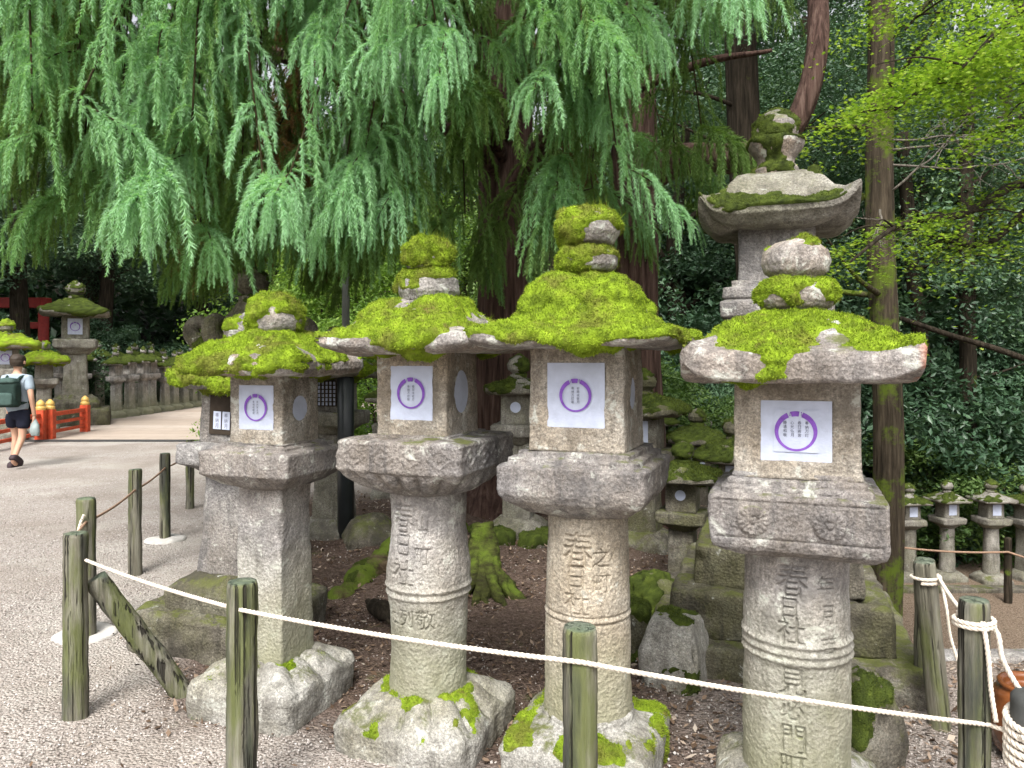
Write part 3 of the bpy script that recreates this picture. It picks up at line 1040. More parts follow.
# --- fourth: round banded pillar, flower carved platform, low pyramid roof with blunt upturned corners
def lantern_d():
    t = thing('stone_lantern', 'stone lantern with ringed pillar and two carved flowers, rightmost of the four front lanterns', 'stone lantern', (1.005, 2.62, 0), -21, HG)
    lobj('base', M['stone_base'], t, [(.002, -.05), (.27, -.05), (.28, 0), (.28, .10), (.265, .125), (.24, .15, .3), (.205, .18, .9), (.19, .19, 1), (.002, .19, 1)], 4, 12, 200, .010,
         rough=.010, seed=41, disp=petals(16, .1, .3, .014, .11, .18), chip=.03)
    ch = [('春', -.012, .872, .10), ('日', -.022, .778, .062), ('社', -.015, .703, .088), ('見', -.012, .535, .09), ('必', -.012, .445, .075), ('門', -.008, .345, .085), ('町', -.008, .25, .085),
          ('年', .10, .86, .06), ('月', .105, .76, .06), ('吉', .11, .66, .06)]
    lobj('pillar', M['stone_pillar'], t, [(.002, .17), (.181, .17), (.180, .22), (.177, .6), (.172, .97), (.002, .97)], 0, 8, 420, .0028, rough=.004, seed=42,
         disp=both(carve(ch, .013), bands([.655, .625, .597], .010, .010)))
    lobj('platform', M['stone_platform'], t, [(.002, .955), (.20, .955), (.235, .965), (.262, .985), (.268, 1.0), (.272, 1.02), (.275, 1.15), (.268, 1.164), (.236, 1.168), (.234, 1.185), (.215, 1.19), (.213, 1.205), (.20, 1.212), (.198, 1.228), (.002, 1.228)], 4, 40, 420, .005,
         rough=.006, seed=43, chip=.02, disp=flowers(.274, 1.085, .052, (-.13, .10)))
    fb, P, N = lobj('firebox', M['stone_firebox'], t, [(.002, 1.215), (.203, 1.215), (.198, 1.24), (.195, 1.54), (.002, 1.54)], 4, 50, 180, .009, rough=.005, seed=44,
                    disp=window_recess(.197, 1.372, .110, .100, .06, 1.37, .05, .012))
    paper_square(fb, .190, 1.372, .110, .100, 4, ['静清和敬', '心光仏月', '春日若宮', '奉納万灯'], .66)
    paper_round(fb, .189, 1.37, .059, .049)
    rf, P, N = lobj('roof', M['stone_roof_orange'], t, [(.002, 1.53), (.32, 1.53), (.352, 1.533), (.362, 1.545), (.365, 1.60), (.355, 1.628), (.30, 1.645), (.23, 1.69), (.16, 1.735), (.10, 1.755), (.002, 1.758)], 4, 40, 260, .009,
                    lift=.045, liftp=3, rough=.009, rs=6, seed=45, chip=.02)
    moss_on(rf, P, N, .020, .20, 45, 44000, 5, mask=lambda P, N: -.55 * sstep(.30, .46, np.hypot(P[..., 0], P[..., 1])) + .2 * (P[..., 2] > 1.65))
    onion(t, 'stone_roof', [(.002, 1.745, 1), (.10, 1.745, 1), (.10, 1.782, 1), (.118, 1.79, 1), (.132, 1.815, 1), (.132, 1.85, 1), (.115, 1.878, 1), (.085, 1.886, 1), (.085, 1.894, 1), (.11, 1.915, 1), (.118, 1.95, 1), (.108, 1.99, 1), (.07, 2.02, 1), (.03, 2.03, 1), (.002, 2.032, 1)], 46, 0, 72, (.014, .16, 9000))
    return t
lantern_d()

# ---- generic lanterns for the middle distance and background
def lat(parent, half, zc, wh, hh):
    b = Bag()
    V, F = bbox((-wh, -half - .004, zc - hh), (wh, -half - .001, zc + hh), .001)
    b.add(V, F, 1)
    for q in np.linspace(-wh, wh, 6):
        V, F = bbox((q - .006, -half - .018, zc - hh), (q + .006, -half - .005, zc + hh), .002)
        b.add(V, F, 0)
    for q in np.linspace(-hh, hh, 7):
        V, F = bbox((-wh - .006, -half - .014, zc + q - .005), (wh + .006, -half - .007, zc + q + .005), .002)
        b.add(V, F, 0)
    return link('lattice_window', b.mesh('lattice_window', [M['lattice'], M['paper']], False), parent)

def lantern(name, label, loc, rz, s=1.0, seed=60, mat='stone_far', pill='round', roof=(.36, .22, .03), moss=(.02, .25, 3000), moss_mat_='moss_olive', win='square', tall=1.0, group=None, res=1.0, base2=False, finial='onion', bare=False):
    """middle distance lantern, about 1.9 m tall at s=1"""
    t = thing(name, label, 'stone lantern', loc, rz, group)
    S = lambda a: [(q[0] * s, q[1] * s, *(q[2:])) for q in a]
    sg = lambda n: max(24, int(n * res))
    ds = .02 * s / res
    z = 0
    if base2:
        lobj('plinth', M['stone_mossy'], t, S([(.002, -.08), (.40, -.08), (.41, .0), (.40, .20), (.38, .22), (.002, .22)]), 4, 20, sg(72), ds, rough=.02 * s, seed=seed + 8, chip=.03)
        z = .20
    lobj('base', M[mat if not base2 else 'stone_mossy'], t, S([(.002, z - .05), (.28, z - .05), (.28, z + .10), (.25, z + .15, .3), (.19, z + .2, .9), (.002, z + .2, 1)]), 4, 12, sg(72), ds, rough=.012 * s, seed=seed, disp=petals(8, .1, .3, .014 * s, (z + .1) * s, (z + .19) * s))
    z += .18
    ph = .78 * tall
    n = 0 if pill == 'round' else 4
    lobj('pillar', M[mat], t, S([(.002, z), (.15, z), (.148, z + .1), (.135, z + ph * .5), (.132, z + ph), (.002, z + ph)]), n, 30, sg(56), ds * 1.5, rough=.006 * s, seed=seed + 1)
    z += ph
    lobj('platform', M[mat], t, S([(.002, z - .01, 1), (.15, z - .01, 1), (.22, z + .06, .3), (.25, z + .08), (.255, z + .18), (.24, z + .195), (.002, z + .20)]), 4, 24, sg(72), ds, rough=.010 * s, seed=seed + 2, chip=.02)
    z += .19
    fb, P, N = lobj('firebox', M[mat], t, S([(.002, z), (.16, z), (.155, z + .32), (.002, z + .32)]), 4, 36, sg(64), ds, rough=.004 * s, seed=seed + 3)
    if win == 'square':
        paper_square(fb, .168 * s, (z + .17) * s, .085 * s, .105 * s, seed, [], .6, simple_=True)
    elif win == 'crest':
        paper_square(fb, .168 * s, (z + .17) * s, .085 * s, .105 * s, seed, ['奉納'], .7)
    elif win == 'round':
        k = 24
        tt = np.linspace(0, 2 * np.pi, k, endpoint=False)
        V = np.concatenate([[(0, -.168 * s, (z + .18) * s)], np.stack([.055 * s * np.cos(tt), np.full(k, -.168 * s), (z + .18) * s + .055 * s * np.sin(tt)], 1)])
        j = np.arange(k)
        link('paper_disc', mesh_np('paper_disc', V, [np.stack([0 * j, 1 + j, 1 + (j + 1) % k], 1)], M['paper']), fb)
    elif win == 'frame':
        b = Bag()
        V, F = bbox((-.085 * s, -.172 * s, (z + .06) * s), (.085 * s, -.163 * s, (z + .28) * s), .002)
        b.add(V, F, 0)
        for x0 in (-.055, .004):
            V, F = bbox((x0 * s, -.176 * s, (z + .09) * s), ((x0 + .05) * s, -.173 * s, (z + .19) * s), .0005)
            b.add(V, F, 1)
            for q in range(3):
                g, T = glyph_tris('奉納月'[q])
                b.add(np.stack([(x0 + .025 + g[:, 0] * .022) * s, np.full(len(g), -.1765 * s), (z + .17 - .03 * q + g[:, 1] * .024) * s], 1), T, 2)
        link('window', b.mesh('window', [M['lattice'], M['paper'], M['black_ink']], False), fb)
    elif win == 'lattice':
        lat(fb, .16 * s, (z + .17) * s, .09 * s, .11 * s)
    z += .31
    rr, rh, lf = roof
    rf, P, N = lobj('roof', M[mat], t, S([(.002, z), (rr * .9, z), (rr, z + .02), (rr * .99, z + .06), (rr * .72, z + .06 + rh * .35), (rr * .42, z + .06 + rh * .75), (.09, z + .06 + rh), (.002, z + .07 + rh)]), 4 if not name.startswith('hexagonal') else 6, 14, sg(80), ds,
                    lift=lf * s, rough=.014 * s, seed=seed + 4)
    if moss:
        moss_on(rf, P, N, moss[0] * s, moss[1], seed + 4, moss[2], 5 / s, mat=moss_mat_, ln=.014, wd=.003)
    z += .05 + rh
    onion(t, mat, S([(.002, z, 1), (.08, z, 1), (.09, z + .02, 1), (.085, z + .05, 1), (.06, z + .06, 1), (.11, z + .10, 1), (.12, z + .15, 1), (.095, z + .20, 1), (.04, z + .235, 1), (.004, z + .26, 1)]), seed + 5, 0, sg(40),
          (moss[0] * .6 * s, .1, max(300, moss[2] // 4), 0, moss_mat_) if moss else None)
    return t

# lantern behind the first: leaning tapered pillar, lattice window
tA = lantern('stone_lantern', 'leaning stone lantern with dark framed window close behind the leftmost front lantern', (-1.64, 4.35, 0), -16, 1.0, 100, 'stone_grey', 'square', (.29, .14, .03), (.03, .25, 9000), 'moss', 'frame', .72, None, 1.3, True)
tA.rotation_euler[1] = R(2.5)
def volute_lantern():
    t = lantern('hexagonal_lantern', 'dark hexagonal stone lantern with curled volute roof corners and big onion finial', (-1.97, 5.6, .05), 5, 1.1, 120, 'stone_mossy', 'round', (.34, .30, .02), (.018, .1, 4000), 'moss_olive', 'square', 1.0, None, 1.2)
    zr = 1.1 * (.18 + .78 + .19 + .31) + .10
    for k in range(6):
        a = R(5) + math.pi / 6 + k * math.pi / 3 - math.pi / 2
        d = np.array((math.cos(a), math.sin(a), 0))
        q = np.linspace(0, 1.75 * np.pi, 22)
        r = .085 * (1 - q / q[-1] * .6)
        pts = np.array((0, 0, zr)) + d * .36 + np.outer(r * np.sin(q), d) + np.outer(.085 - r * np.cos(q), (0, 0, 1))
        V, F = tube(pts, np.linspace(.072, .034, len(pts)), 10)
        link('volute', mesh_np('volute', V, F, M['stone_mossy']), t)
    return t
volute_lantern()
lantern('stone_lantern', 'stone lantern with dark lattice window behind the black pole', (-1.62, 6.75, 0), -10, 1.0, 140, 'stone_far', 'square', (.36, .16, .03), (.03, .35, 7000), 'moss', 'lattice', 1.0, None, 1.0)
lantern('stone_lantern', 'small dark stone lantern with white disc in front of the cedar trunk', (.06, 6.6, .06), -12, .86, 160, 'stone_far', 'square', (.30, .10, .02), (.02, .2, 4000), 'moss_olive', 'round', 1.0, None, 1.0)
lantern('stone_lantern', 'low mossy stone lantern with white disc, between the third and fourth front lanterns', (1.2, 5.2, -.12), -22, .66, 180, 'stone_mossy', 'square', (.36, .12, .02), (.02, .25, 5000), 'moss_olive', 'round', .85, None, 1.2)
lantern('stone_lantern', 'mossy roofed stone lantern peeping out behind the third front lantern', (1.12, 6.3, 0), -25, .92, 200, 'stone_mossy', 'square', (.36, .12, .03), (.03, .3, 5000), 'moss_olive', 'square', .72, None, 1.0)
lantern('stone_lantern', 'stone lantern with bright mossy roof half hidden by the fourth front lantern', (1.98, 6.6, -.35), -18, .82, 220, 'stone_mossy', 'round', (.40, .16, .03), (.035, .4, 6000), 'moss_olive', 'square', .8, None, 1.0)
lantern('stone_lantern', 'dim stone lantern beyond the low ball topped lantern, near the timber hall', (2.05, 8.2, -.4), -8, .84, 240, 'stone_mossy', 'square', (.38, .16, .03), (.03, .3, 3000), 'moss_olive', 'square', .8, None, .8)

for i, (px, d, zz, s_) in enumerate(((706, 9.4, -.55, .8), (742, 7.6, -.5, .8), (655, 8.6, -.1, .72), (466, 8.9, .0, .8), (392, 8.6, 0, .85))):
    lantern('stone_lantern', ['grey stone lantern farther back, between the third and fourth front lanterns', 'grey stone lantern hidden mostly by the fourth front lantern', 'small grey stone lantern just right of the third front lantern',
            'grey stone lantern farther back, left of the cedar trunk', 'grey stone lantern far behind the second front lantern'][i], ((px - 512) / FPX * d, d, zz), -14 + 5 * i, s_, 850 + 12 * i, 'stone_far', 'square' if i % 2 else 'round', (.34, .14, .02), (.02, .1, 1500), 'moss_olive', 'square', .85, None, .7)

# ---- tall lantern on stepped plinth behind the fourth
def tall_lantern():
    t = thing('stone_lantern', 'tall grey stone lantern with wide upturned roof standing on a stepped plinth', 'stone lantern', (1.515, 4.25, 0), -19)
    lobj('plinth', M['stone_mossy'], t, [(.002, -.1), (.66, -.1), (.68, 0), (.67, .14), (.655, .16), (.002, .16)], 4, 40, 140, .022, rough=.014, seed=301, chip=.05)
    lobj('lower_step', M['stone_mossy'], t, [(.002, .155), (.54, .155), (.545, .17), (.535, .38), (.52, .40), (.002, .40)], 4, 40, 140, .02, rough=.014, seed=302, chip=.05)
    lobj('upper_step', M['stone_mossy'], t, [(.002, .395), (.42, .395), (.425, .41), (.415, .60), (.40, .615), (.002, .615)], 4, 40, 120, .02, rough=.012, seed=303, chip=.05)
    lobj('base', M['stone_far'], t, [(.002, .61), (.33, .61), (.33, .72), (.27, .80, .7), (.22, .83, 1), (.002, .83, 1)], 4, 20, 100, .016, rough=.01, seed=304, disp=petals(16, .1, .4, .014, .7, .82))
    lobj('pillar', M['stone_grey'], t, [(.002, .82), (.20, .82), (.185, 1.3), (.18, 1.75), (.002, 1.75)], 0, 20, 72, .02, rough=.005, seed=305, disp=bands([1.3, 1.26], .008, .012))
    lobj('platform', M['stone_grey'], t, [(.002, 1.735, 1), (.19, 1.735, 1), (.24, 1.77, .5), (.275, 1.83, .1), (.262, 1.842), (.29, 1.85), (.295, 1.93), (.27, 1.945), (.285, 1.955), (.282, 2.01), (.235, 2.02), (.235, 2.05), (.002, 2.05)], 4, 30, 140, .012, rough=.005, seed=306, disp=petals(16, .1, .4, .012, 1.755, 1.83))
    lobj('firebox', M['stone_grey'], t, [(.002, 2.045), (.205, 2.045), (.20, 2.10), (.20, 2.36), (.002, 2.36)], 4, 40, 100, .014, rough=.004, seed=307)
    rf, P, N = lobj('roof', M['stone_far'], t, [(.002, 2.325), (.31, 2.325), (.35, 2.34), (.398, 2.385), (.405, 2.39), (.407, 2.425), (.397, 2.432), (.34, 2.455), (.29, 2.50), (.245, 2.57), (.205, 2.625), (.15, 2.655), (.002, 2.68)], 4, 44, 240, .010,
                    lift=.10, liftp=4, rough=.007, rs=5, seed=308, chip=.012)
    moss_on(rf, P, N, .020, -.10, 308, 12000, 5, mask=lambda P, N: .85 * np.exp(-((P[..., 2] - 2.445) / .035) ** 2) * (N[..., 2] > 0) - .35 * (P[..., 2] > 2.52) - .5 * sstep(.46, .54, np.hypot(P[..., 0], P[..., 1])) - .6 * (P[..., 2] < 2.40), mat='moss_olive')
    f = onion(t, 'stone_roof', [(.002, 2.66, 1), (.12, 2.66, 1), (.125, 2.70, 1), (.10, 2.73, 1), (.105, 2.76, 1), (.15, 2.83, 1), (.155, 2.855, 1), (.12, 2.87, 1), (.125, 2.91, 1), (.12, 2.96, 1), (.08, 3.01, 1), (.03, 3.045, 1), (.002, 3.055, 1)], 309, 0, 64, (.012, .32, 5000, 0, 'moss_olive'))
    return t
tall_lantern()

# ---- row on the lower terrace at the right
LG = 'small lanterns lined up on the lower terrace'
lows = ['small stone lantern with plain slab platform, leftmost clear one on the lower terrace', 'small stone lantern with white paper window, middle one on the lower terrace',
        'small stone lantern with thick rounded platform, third on the lower terrace', 'small stone lantern cut off by the right edge of the lower terrace',
        'small lower terrace lantern half hidden behind the fourth front lantern']
for i, px in enumerate((909, 947, 991, 1026, 868)):
    d = 11.0 - (.15 if i == 2 else 0)
    x = (px - 512) / FPX * d
    lantern('stone_lantern', lows[i], (x, d, H(x, d) - .02), 3 + 5 * (i % 2), .72 + .02 * (i % 3), 400 + 20 * i, 'stone_far', 'round' if i != 3 else 'square', (.33, .12, .0), (.025, .1, 1500), 'moss_olive', 'square', 1.15, LG, .7)
for i, px in enumerate((888, 928, 968, 1008)):
    d = 12.2
    x = (px - 512) / FPX * d
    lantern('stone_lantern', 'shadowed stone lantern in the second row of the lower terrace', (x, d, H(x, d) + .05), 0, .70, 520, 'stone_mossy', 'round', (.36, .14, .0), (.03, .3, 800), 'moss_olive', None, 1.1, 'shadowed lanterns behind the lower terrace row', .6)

# ---- left background
lantern('stone_lantern', 'big old stone lantern with mossy pyramid roof towering over the far left row', (-11.2, 19.0, .0), 28, 1.92, 560, 'stone_far', 'square', (.40, .17, .02), (.02, .3, 2500), 'moss_olive', 'crest', .72, None, .8, True)
lantern('stone_lantern', 'far stone lantern with bright moss cap behind the red railing', (-10.75, 17.0, 0), 30, 1.12, 580, 'stone_far', 'square', (.44, .16, .0), (.05, .5, 2500), 'moss', 'none', .92, None, .8)
lantern('stone_lantern', 'far stone lantern with paper crest above the walking man', (-10.25, 15.0, 0), 30, 1.32, 600, 'stone_far', 'square', (.42, .14, .0), (.04, .5, 2500), 'moss', 'crest', .95, None, .8)
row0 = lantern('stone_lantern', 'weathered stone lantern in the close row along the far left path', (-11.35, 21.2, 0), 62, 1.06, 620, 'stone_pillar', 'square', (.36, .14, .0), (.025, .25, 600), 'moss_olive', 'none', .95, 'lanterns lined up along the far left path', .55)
row0.scale = (.74, .74, 1)
back0 = None
rr = random.Random(5)
for i in range(1, 14):
    c = copy_tree(row0)
    c.location = (-11.35 + rr.uniform(-.06, .06), 21.2 + i * .74, 0)
    c.rotation_euler = (0, 0, R(62 + rr.uniform(-8, 8)))
    c.scale = [.74, .74, rr.uniform(.93, 1.06)]
for i in range(0, 9):
    c = copy_tree(row0)
    if back0 is None:
        back0 = c
    c.location = (-12.5 + rr.uniform(-.1, .1), 20.4 + i * 1.05, .0)
    c.rotation_euler = (0, 0, R(50 + rr.uniform(-8, 8)))
    c.scale = [1, 1, rr.uniform(1.05, 1.2)]
    c['label'] = 'shadowed stone lantern standing behind the far left row'
    c['group'] = 'second row of lanterns behind the far left row'

# ------------------------------------------------------------------ fence posts and ropes
def post(px, d, top_z, rad, label, seed, lean=(0, 0), ground_z=0.0, footing=False):
    x = (px - 512) / FPX * d
    t = thing('fence_post', label, 'post', (x, d, ground_z), 0, 'round timber posts of the rope fence')
    prof = [(.002, -.06), (rad * 1.02, -.06), (rad, .1), (rad * .98, top_z - ground_z - .015), (rad * .90, top_z - ground_z), (.002, top_z - ground_z + .004)]
    lobj('shaft', M['post_wood'], t, prof, 0, 8, 40, .02, rough=.004, rs=7, seed=seed)
    t.rotation_euler = (R(lean[0]), R(lean[1]), 0)
    if footing:
        P, N, F = loft([(.002, -.03), (.17, -.03), (.17, .008), (.15, .016), (.002, .018)], 0, 8, 32, .03, rough=.02, seed=seed)
        link('footing', mesh_np('footing', P.reshape(-1, 3), [F], M['concrete']), t)
    return t
post(75.5, 3.33, .83, .051, 'mossy timber post with diagonal brace at the front left corner', 701)
post(242, 2.60, .83, .053, 'timber post standing before the leftmost front lantern', 702)
post(580, 2.15, .83, .050, 'timber post standing before the third front lantern', 703)
post(974, 2.40, .83, .048, 'yellow green timber post with knotted rope at the right', 704)
post(86, 4.34, .80, .053, 'timber post just behind the front left corner post', 705, footing=True)
post(135, 5.58, .79, .048, 'mossy timber post, second back along the left path', 706)
post(165, 6.65, .78, .046, 'dark timber post on a pale concrete footing beside the left path', 707, footing=True)
post(190, 8.10, .75, .044, 'farthest timber post of the left rope fence', 708)
post(925, 3.5, .67, .046, 'dark timber post behind the leaning one near the lower path', 709)
post(940, 3.25, .715, .046, 'leaning greenish timber post with loose rope loop', 710, (-3, -4))
tb = thing('brace_post', 'slanted timber brace propping the front left corner post', 'brace')
pts = spline([(-1.93, 3.42, .60), (-1.76, 3.5, .30), (-1.57, 3.58, -.04)], 10)
V, F = tube(pts, .052, 14)
V = V + .004 * fbm(V, 9, 3, 5)[:, None]
link('timber', mesh_np('timber', V, F, M['post_wood']), tb)

def rope_mesh(pts, r, mat, name='rope', pitch=.05, ns=6):
    pts = np.asarray(pts, float)
    L = np.concatenate([[0], np.cumsum(np.linalg.norm(np.diff(pts, axis=0), axis=1))])
    n = max(8, int(L[-1] / .006))
    s = np.linspace(0, L[-1], n)
    C = np.stack([np.interp(s, L, pts[:, k]) for k in range(3)], 1)
    T = np.gradient(C, axis=0)
    T /= np.maximum(np.linalg.norm(T, axis=1, keepdims=True), 1e-9)
    up = np.array((.1, .05, 1.0))
    A = np.cross(T, up); A /= np.maximum(np.linalg.norm(A, axis=1, keepdims=True), 1e-6)
    B = np.cross(T, A)
    b = Bag()
    for k in range(3):
        a = s / pitch * 2 * np.pi + k * 2.0944
        Q = C + r * .5 * (A * np.cos(a)[:, None] + B * np.sin(a)[:, None])
        V, F = tube(Q, r * .56, ns)
        b.add(V, F)
    return b.mesh(name, M[mat])

def sag(a, b, d=.02, k=14):
    t = np.linspace(0, 1, k)[:, None]
    p = np.asarray(a) * (1 - t) + np.asarray(b) * t
    p[:, 2] -= d * 4 * (t * (1 - t))[:, 0]
    return p

def rope(name, label, pts, r, mat):
    return tag(link(name, rope_mesh(pts, r, mat, name)), label, 'rope')
p1, p2, p3, p4 = at(86, 560, 3.29), at(242, 610, 2.545), at(580, 662, 2.098), at(990, 725, 2.36)
rope('rope', 'long cream rope strung between the front posts', np.concatenate([sag(p1, p2, .012), sag(p2, p3, .012)[1:], sag(p3, p4, .012)[1:], [at(1012, 733, 2.30), at(1024, 738, 2.225)]]), .0075, 'rope_white')
q1, q2, q3, q4 = at(86, 522, 4.29), at(135, 490, 5.54), at(165, 468, 6.61), at(190, 452, 8.06)
rope('rope', 'thin brown rope strung along the left path posts', np.concatenate([at(78, 532, 4.2)[None], sag(q1, q2, .02), sag(q2, q3, .015)[1:], sag(q3, q4, .02)[1:]]), .008, 'rope_brown')
V_ = spline([at(84, 515, 4.27), at(81, 522, 4.27), at(78, 532, 4.25)], 6)
rope('rope', 'short white rope end tied on the post behind the corner post', V_, .009, 'rope_white')

def loop_around(c, r, z, turns=1.0, dz=.02, n=40, ph=0.0):
    a = np.linspace(0, 2 * np.pi * turns, int(n * turns)) + ph
    return np.stack([c[0] + r * np.cos(a), c[1] + r * np.sin(a), z + dz * a / (2 * np.pi)], 1)
c1 = ((940 - 512) / FPX * 3.25 - .044, 3.25 + .033)
z1 = .635
lp = loop_around(c1, .056, z1, 1.4, .018, 40, -2.4)
lead = sag(lp[-1], at(972, 622, 2.46), .015)
rope('rope', 'white rope looped round the leaning post and tied across to the yellow green post', np.concatenate([lp, lead[1:]]), .008, 'rope_white')
rope('rope', 'loose white rope end hanging from the leaning post', spline([lp[-6], at(946, 605, 3.1), at(950, 635, 3.1), at(961, 672, 3.08)], 10), .007, 'rope_white')
c2 = ((974 - 512) / FPX * 2.40, 2.40)
l2 = loop_around(c2, .056, .745, 1.9, .012, 40, 2.6)
e2 = spline([l2[-1], at(994, 628, 2.36), at(1003, 660, 2.34), at(1020, 690, 2.32), at(1040, 715, 2.30)], 8)
rope('rope', 'white rope wrapped round the yellow green post and running off to the right', np.concatenate([l2, e2[1:]]), .008, 'rope_white')
rope('rope', 'white rope hanging straight down the front of the yellow green post', spline([at(983, 622, 2.345), at(988, 655, 2.34), at(991, 690, 2.34), at(996, 722, 2.335)], 8), .0075, 'rope_white')

# glazed jar and roped bollard at the right edge
def jar():
    x, d = (1002 - 512) / FPX * 2.98, 2.98
    t = thing('glazed_jar', 'shiny orange brown rounded jar on the ground at the right edge', 'jar', (x + .125, d, 0))
    lobj('body', M['glaze'], t, [(.002, 0, 1), (.10, 0, 1), (.135, .04, 1), (.155, .12, 1), (.155, .20, 1), (.14, .262, 1), (.118, .285, 1), (.125, .30, 1), (.118, .308, 1), (.10, .30, 1), (.098, .27, 1), (.002, .26, 1)], 0, 8, 48, .015, rough=.002, seed=801)
jar()
def bollard():
    x, d = (1032 - 512) / FPX * 2.28, 2.28
    t = thing('bollard', 'dark grey bollard bound with thick white rope at the right edge', 'bollard', (x, d, 0))
    lobj('shaft', M['slate'], t, [(.002, -.05), (.062, -.05), (.058, .0), (.056, .5), (.056, .565), (.045, .58), (.002, .582)], 0, 8, 40, .02, rough=.002, seed=811)
    pts = loop_around((0, 0), .066, .36, 6.0, .026, 36, 1.0)
    pts[:, 2] += .025 * np.sin(np.arctan2(pts[:, 1], pts[:, 0]) * 1.0 + .6)
    o = link('wrapped_rope', rope_mesh(pts, .011, 'rope_white', 'wrapped_rope'), t)
    lobj('foot', M['slate'], t, [(.002, -.02), (.11, -.02), (.11, .16), (.075, .24), (.002, .245)], 0, 8, 40, .02, rough=.004, seed=812)
bollard()

# lower terrace rope and posts, kerb
for i, px in enumerate((884, 1008)):
    x, d = (px - 512) / FPX * 9.9, 9.9
    z0 = float(H(x, d))
    t = thing('fence_post', ['thin dark post of the lower fence behind the fourth front lantern', 'thin dark post of the lower fence near the right edge'][i], 'post', (x, d, z0), 0, 'thin dark posts on the lower terrace')
    lobj('shaft', M['dark_bark'], t, [(.002, -.05), (.05, -.05), (.046, .85), (.04, .87), (.002, .875)], 0, 8, 20, .05, rough=.004, seed=820 + i)
rope('rope', 'thin rope of the lower terrace fence', np.concatenate([sag(at(850, 546, 9.85), at(884, 545, 9.85), .01), sag(at(884, 545, 9.85), at(1008, 552, 9.85), .04), sag(at(1008, 552, 9.85), at(1060, 565, 9.85), .02)]), .014, 'rope_brown')
V, F = bbox((4.6, 10.30, -1.75), (9.5, 10.5, -1.56), .02)
tag(link('kerb', mesh_np('kerb', V, F, M['stone_mossy'], smooth=False)), kind='structure')
V, F = bbox((1.95, 3.93, -.15), (4.5, 4.06, .03), .015)
tag(link('kerb', mesh_np('kerb', V, F, M['stone_grey'], smooth=False)), kind='structure')

# ------------------------------------------------------------------ stones, roots, pole
def rock(name, label, cat, loc, rz, prof, n=4, p=8, mat='stone_mossy', seed=900, moss=None, rough=.03, segs=90, chip=.05, rs=5):
    o, P, N = lobj(name, M[mat], None, prof, n, p, segs, .018, rough=rough, rs=rs, seed=seed, chip=chip)
    o.location = loc
    o.rotation_euler = (0, 0, R(rz))
    tag(o, label, cat)
    if moss:
        moss_on(o, P, N, moss[0], moss[1], seed, moss[2], 6, mat=moss[3] if len(moss) > 3 else 'moss')
    return o
bx = lambda a, z, t=.02: [(.002, -.08), (a, -.08), (a, z - t), (a - t, z), (.002, z)]
rock('dressed_stone', 'grey dressed stone block with chamfered edge standing on the litter', 'stone', (.83, 3.75, 0), -30, [(.002, -.08), (.15, -.08), (.15, .16), (.12, .26), (.10, .31), (.002, .315)], 4, 20, 'stone_base', 901, (.012, -.15, 2500, 'moss_olive'), .016)
rock('mossy_block', 'square stone block capped with thick green moss beside the third front lantern', 'stone', (.68, 4.05, 0), -10, bx(.075, .27), 4, 20, 'stone_mossy', 902, (.02, .35, 4000, 'moss_olive'), .014)
rock('mossy_rock', 'mossy rock at the foot of the rightmost front lantern', 'rock', (1.40, 3.0, 0), 25, [(.002, -.08), (.14, -.08), (.13, .12), (.10, .28), (.06, .36), (.002, .38)], 4, 6, 'stone_mossy', 903, (.02, .05, 5000, 'moss_olive'), .04)
rock('stepping_stone', 'flat moss topped stone left of the pair under the cedar', 'stone', (-.17, 6.35, .02), 5, bx(.17, .14), 4, 12, 'stone_mossy', 904, (.018, .25, 5000, 'moss_olive'), .03)
rock('stepping_stone', 'flat moss topped stone right of the pair under the cedar', 'stone', (.24, 6.3, .02), -4, bx(.17, .14), 4, 12, 'stone_mossy', 905, (.018, .25, 5000, 'moss_olive'), .03)
rock('carved_stone', 'dark fallen lotus carved stone lying beyond the second front lantern', 'stone', (-1.22, 6.4, .03), 20, [(.002, -.08), (.24, -.08), (.24, .06), (.18, .2, .8), (.11, .25, 1), (.002, .26, 1)], 4, 10, 'stone_mossy', 906, None, .02)
rock('paving_stone', 'low worn kerb stone lying in gravel beside the leaning lantern', 'stone', (-2.18, 4.75, -.02), 12, bx(.12, .08), 4, 10, 'stone_mossy', 907, None, .02)
rock('mossy_rock', 'small mossy rock under the low ball topped lantern', 'rock', (.95, 4.75, 0), 15, [(.002, -.08), (.2, -.08), (.2, .06), (.14, .16), (.06, .21), (.002, .22)], 4, 6, 'stone_mossy', 908, (.03, .1, 3000, 'moss_olive'), .04)

def root(name, label, pts, rad, seed, moss=None, sink=0.0, mat='root_bark', cat='root'):
    p = spline(pts, 14) + (0, 0, sink)
    V, F = tube(p, np.interp(np.linspace(0, 1, len(p)), np.linspace(0, 1, len(rad)), rad), 18)
    n = len(p)
    P = V[:n * 18].reshape(n, 18, 3)
    N = grid_normals(P)
    if (N[n // 2, :, 2] * (P[n // 2, :, 2] - p[n // 2, 2])).mean() < 0:
        N = -N
    P = P + N * (.055 * fbm(P, 5, 5, seed))[..., None]
    V[:n * 18] = P.reshape(-1, 3)
    o = link(name, mesh_np(name, V, F, M[mat]))
    tag(o, label, cat)
    if moss:
        moss_on(o, P, N, moss[0], moss[1], seed, moss[2], 6, mat='moss_olive')
    return o
root('mossy_root', 'thick moss covered root ridge between the first and second front lanterns', [(-1.28, 4.75, -.03), (-1.15, 5.1, .07), (-1.05, 5.6, .13), (-.85, 6.1, .16), (-.5, 6.7, .2)], [.05, .10, .12, .13, .14], 921, (.012, -.34, 5000), -.12)
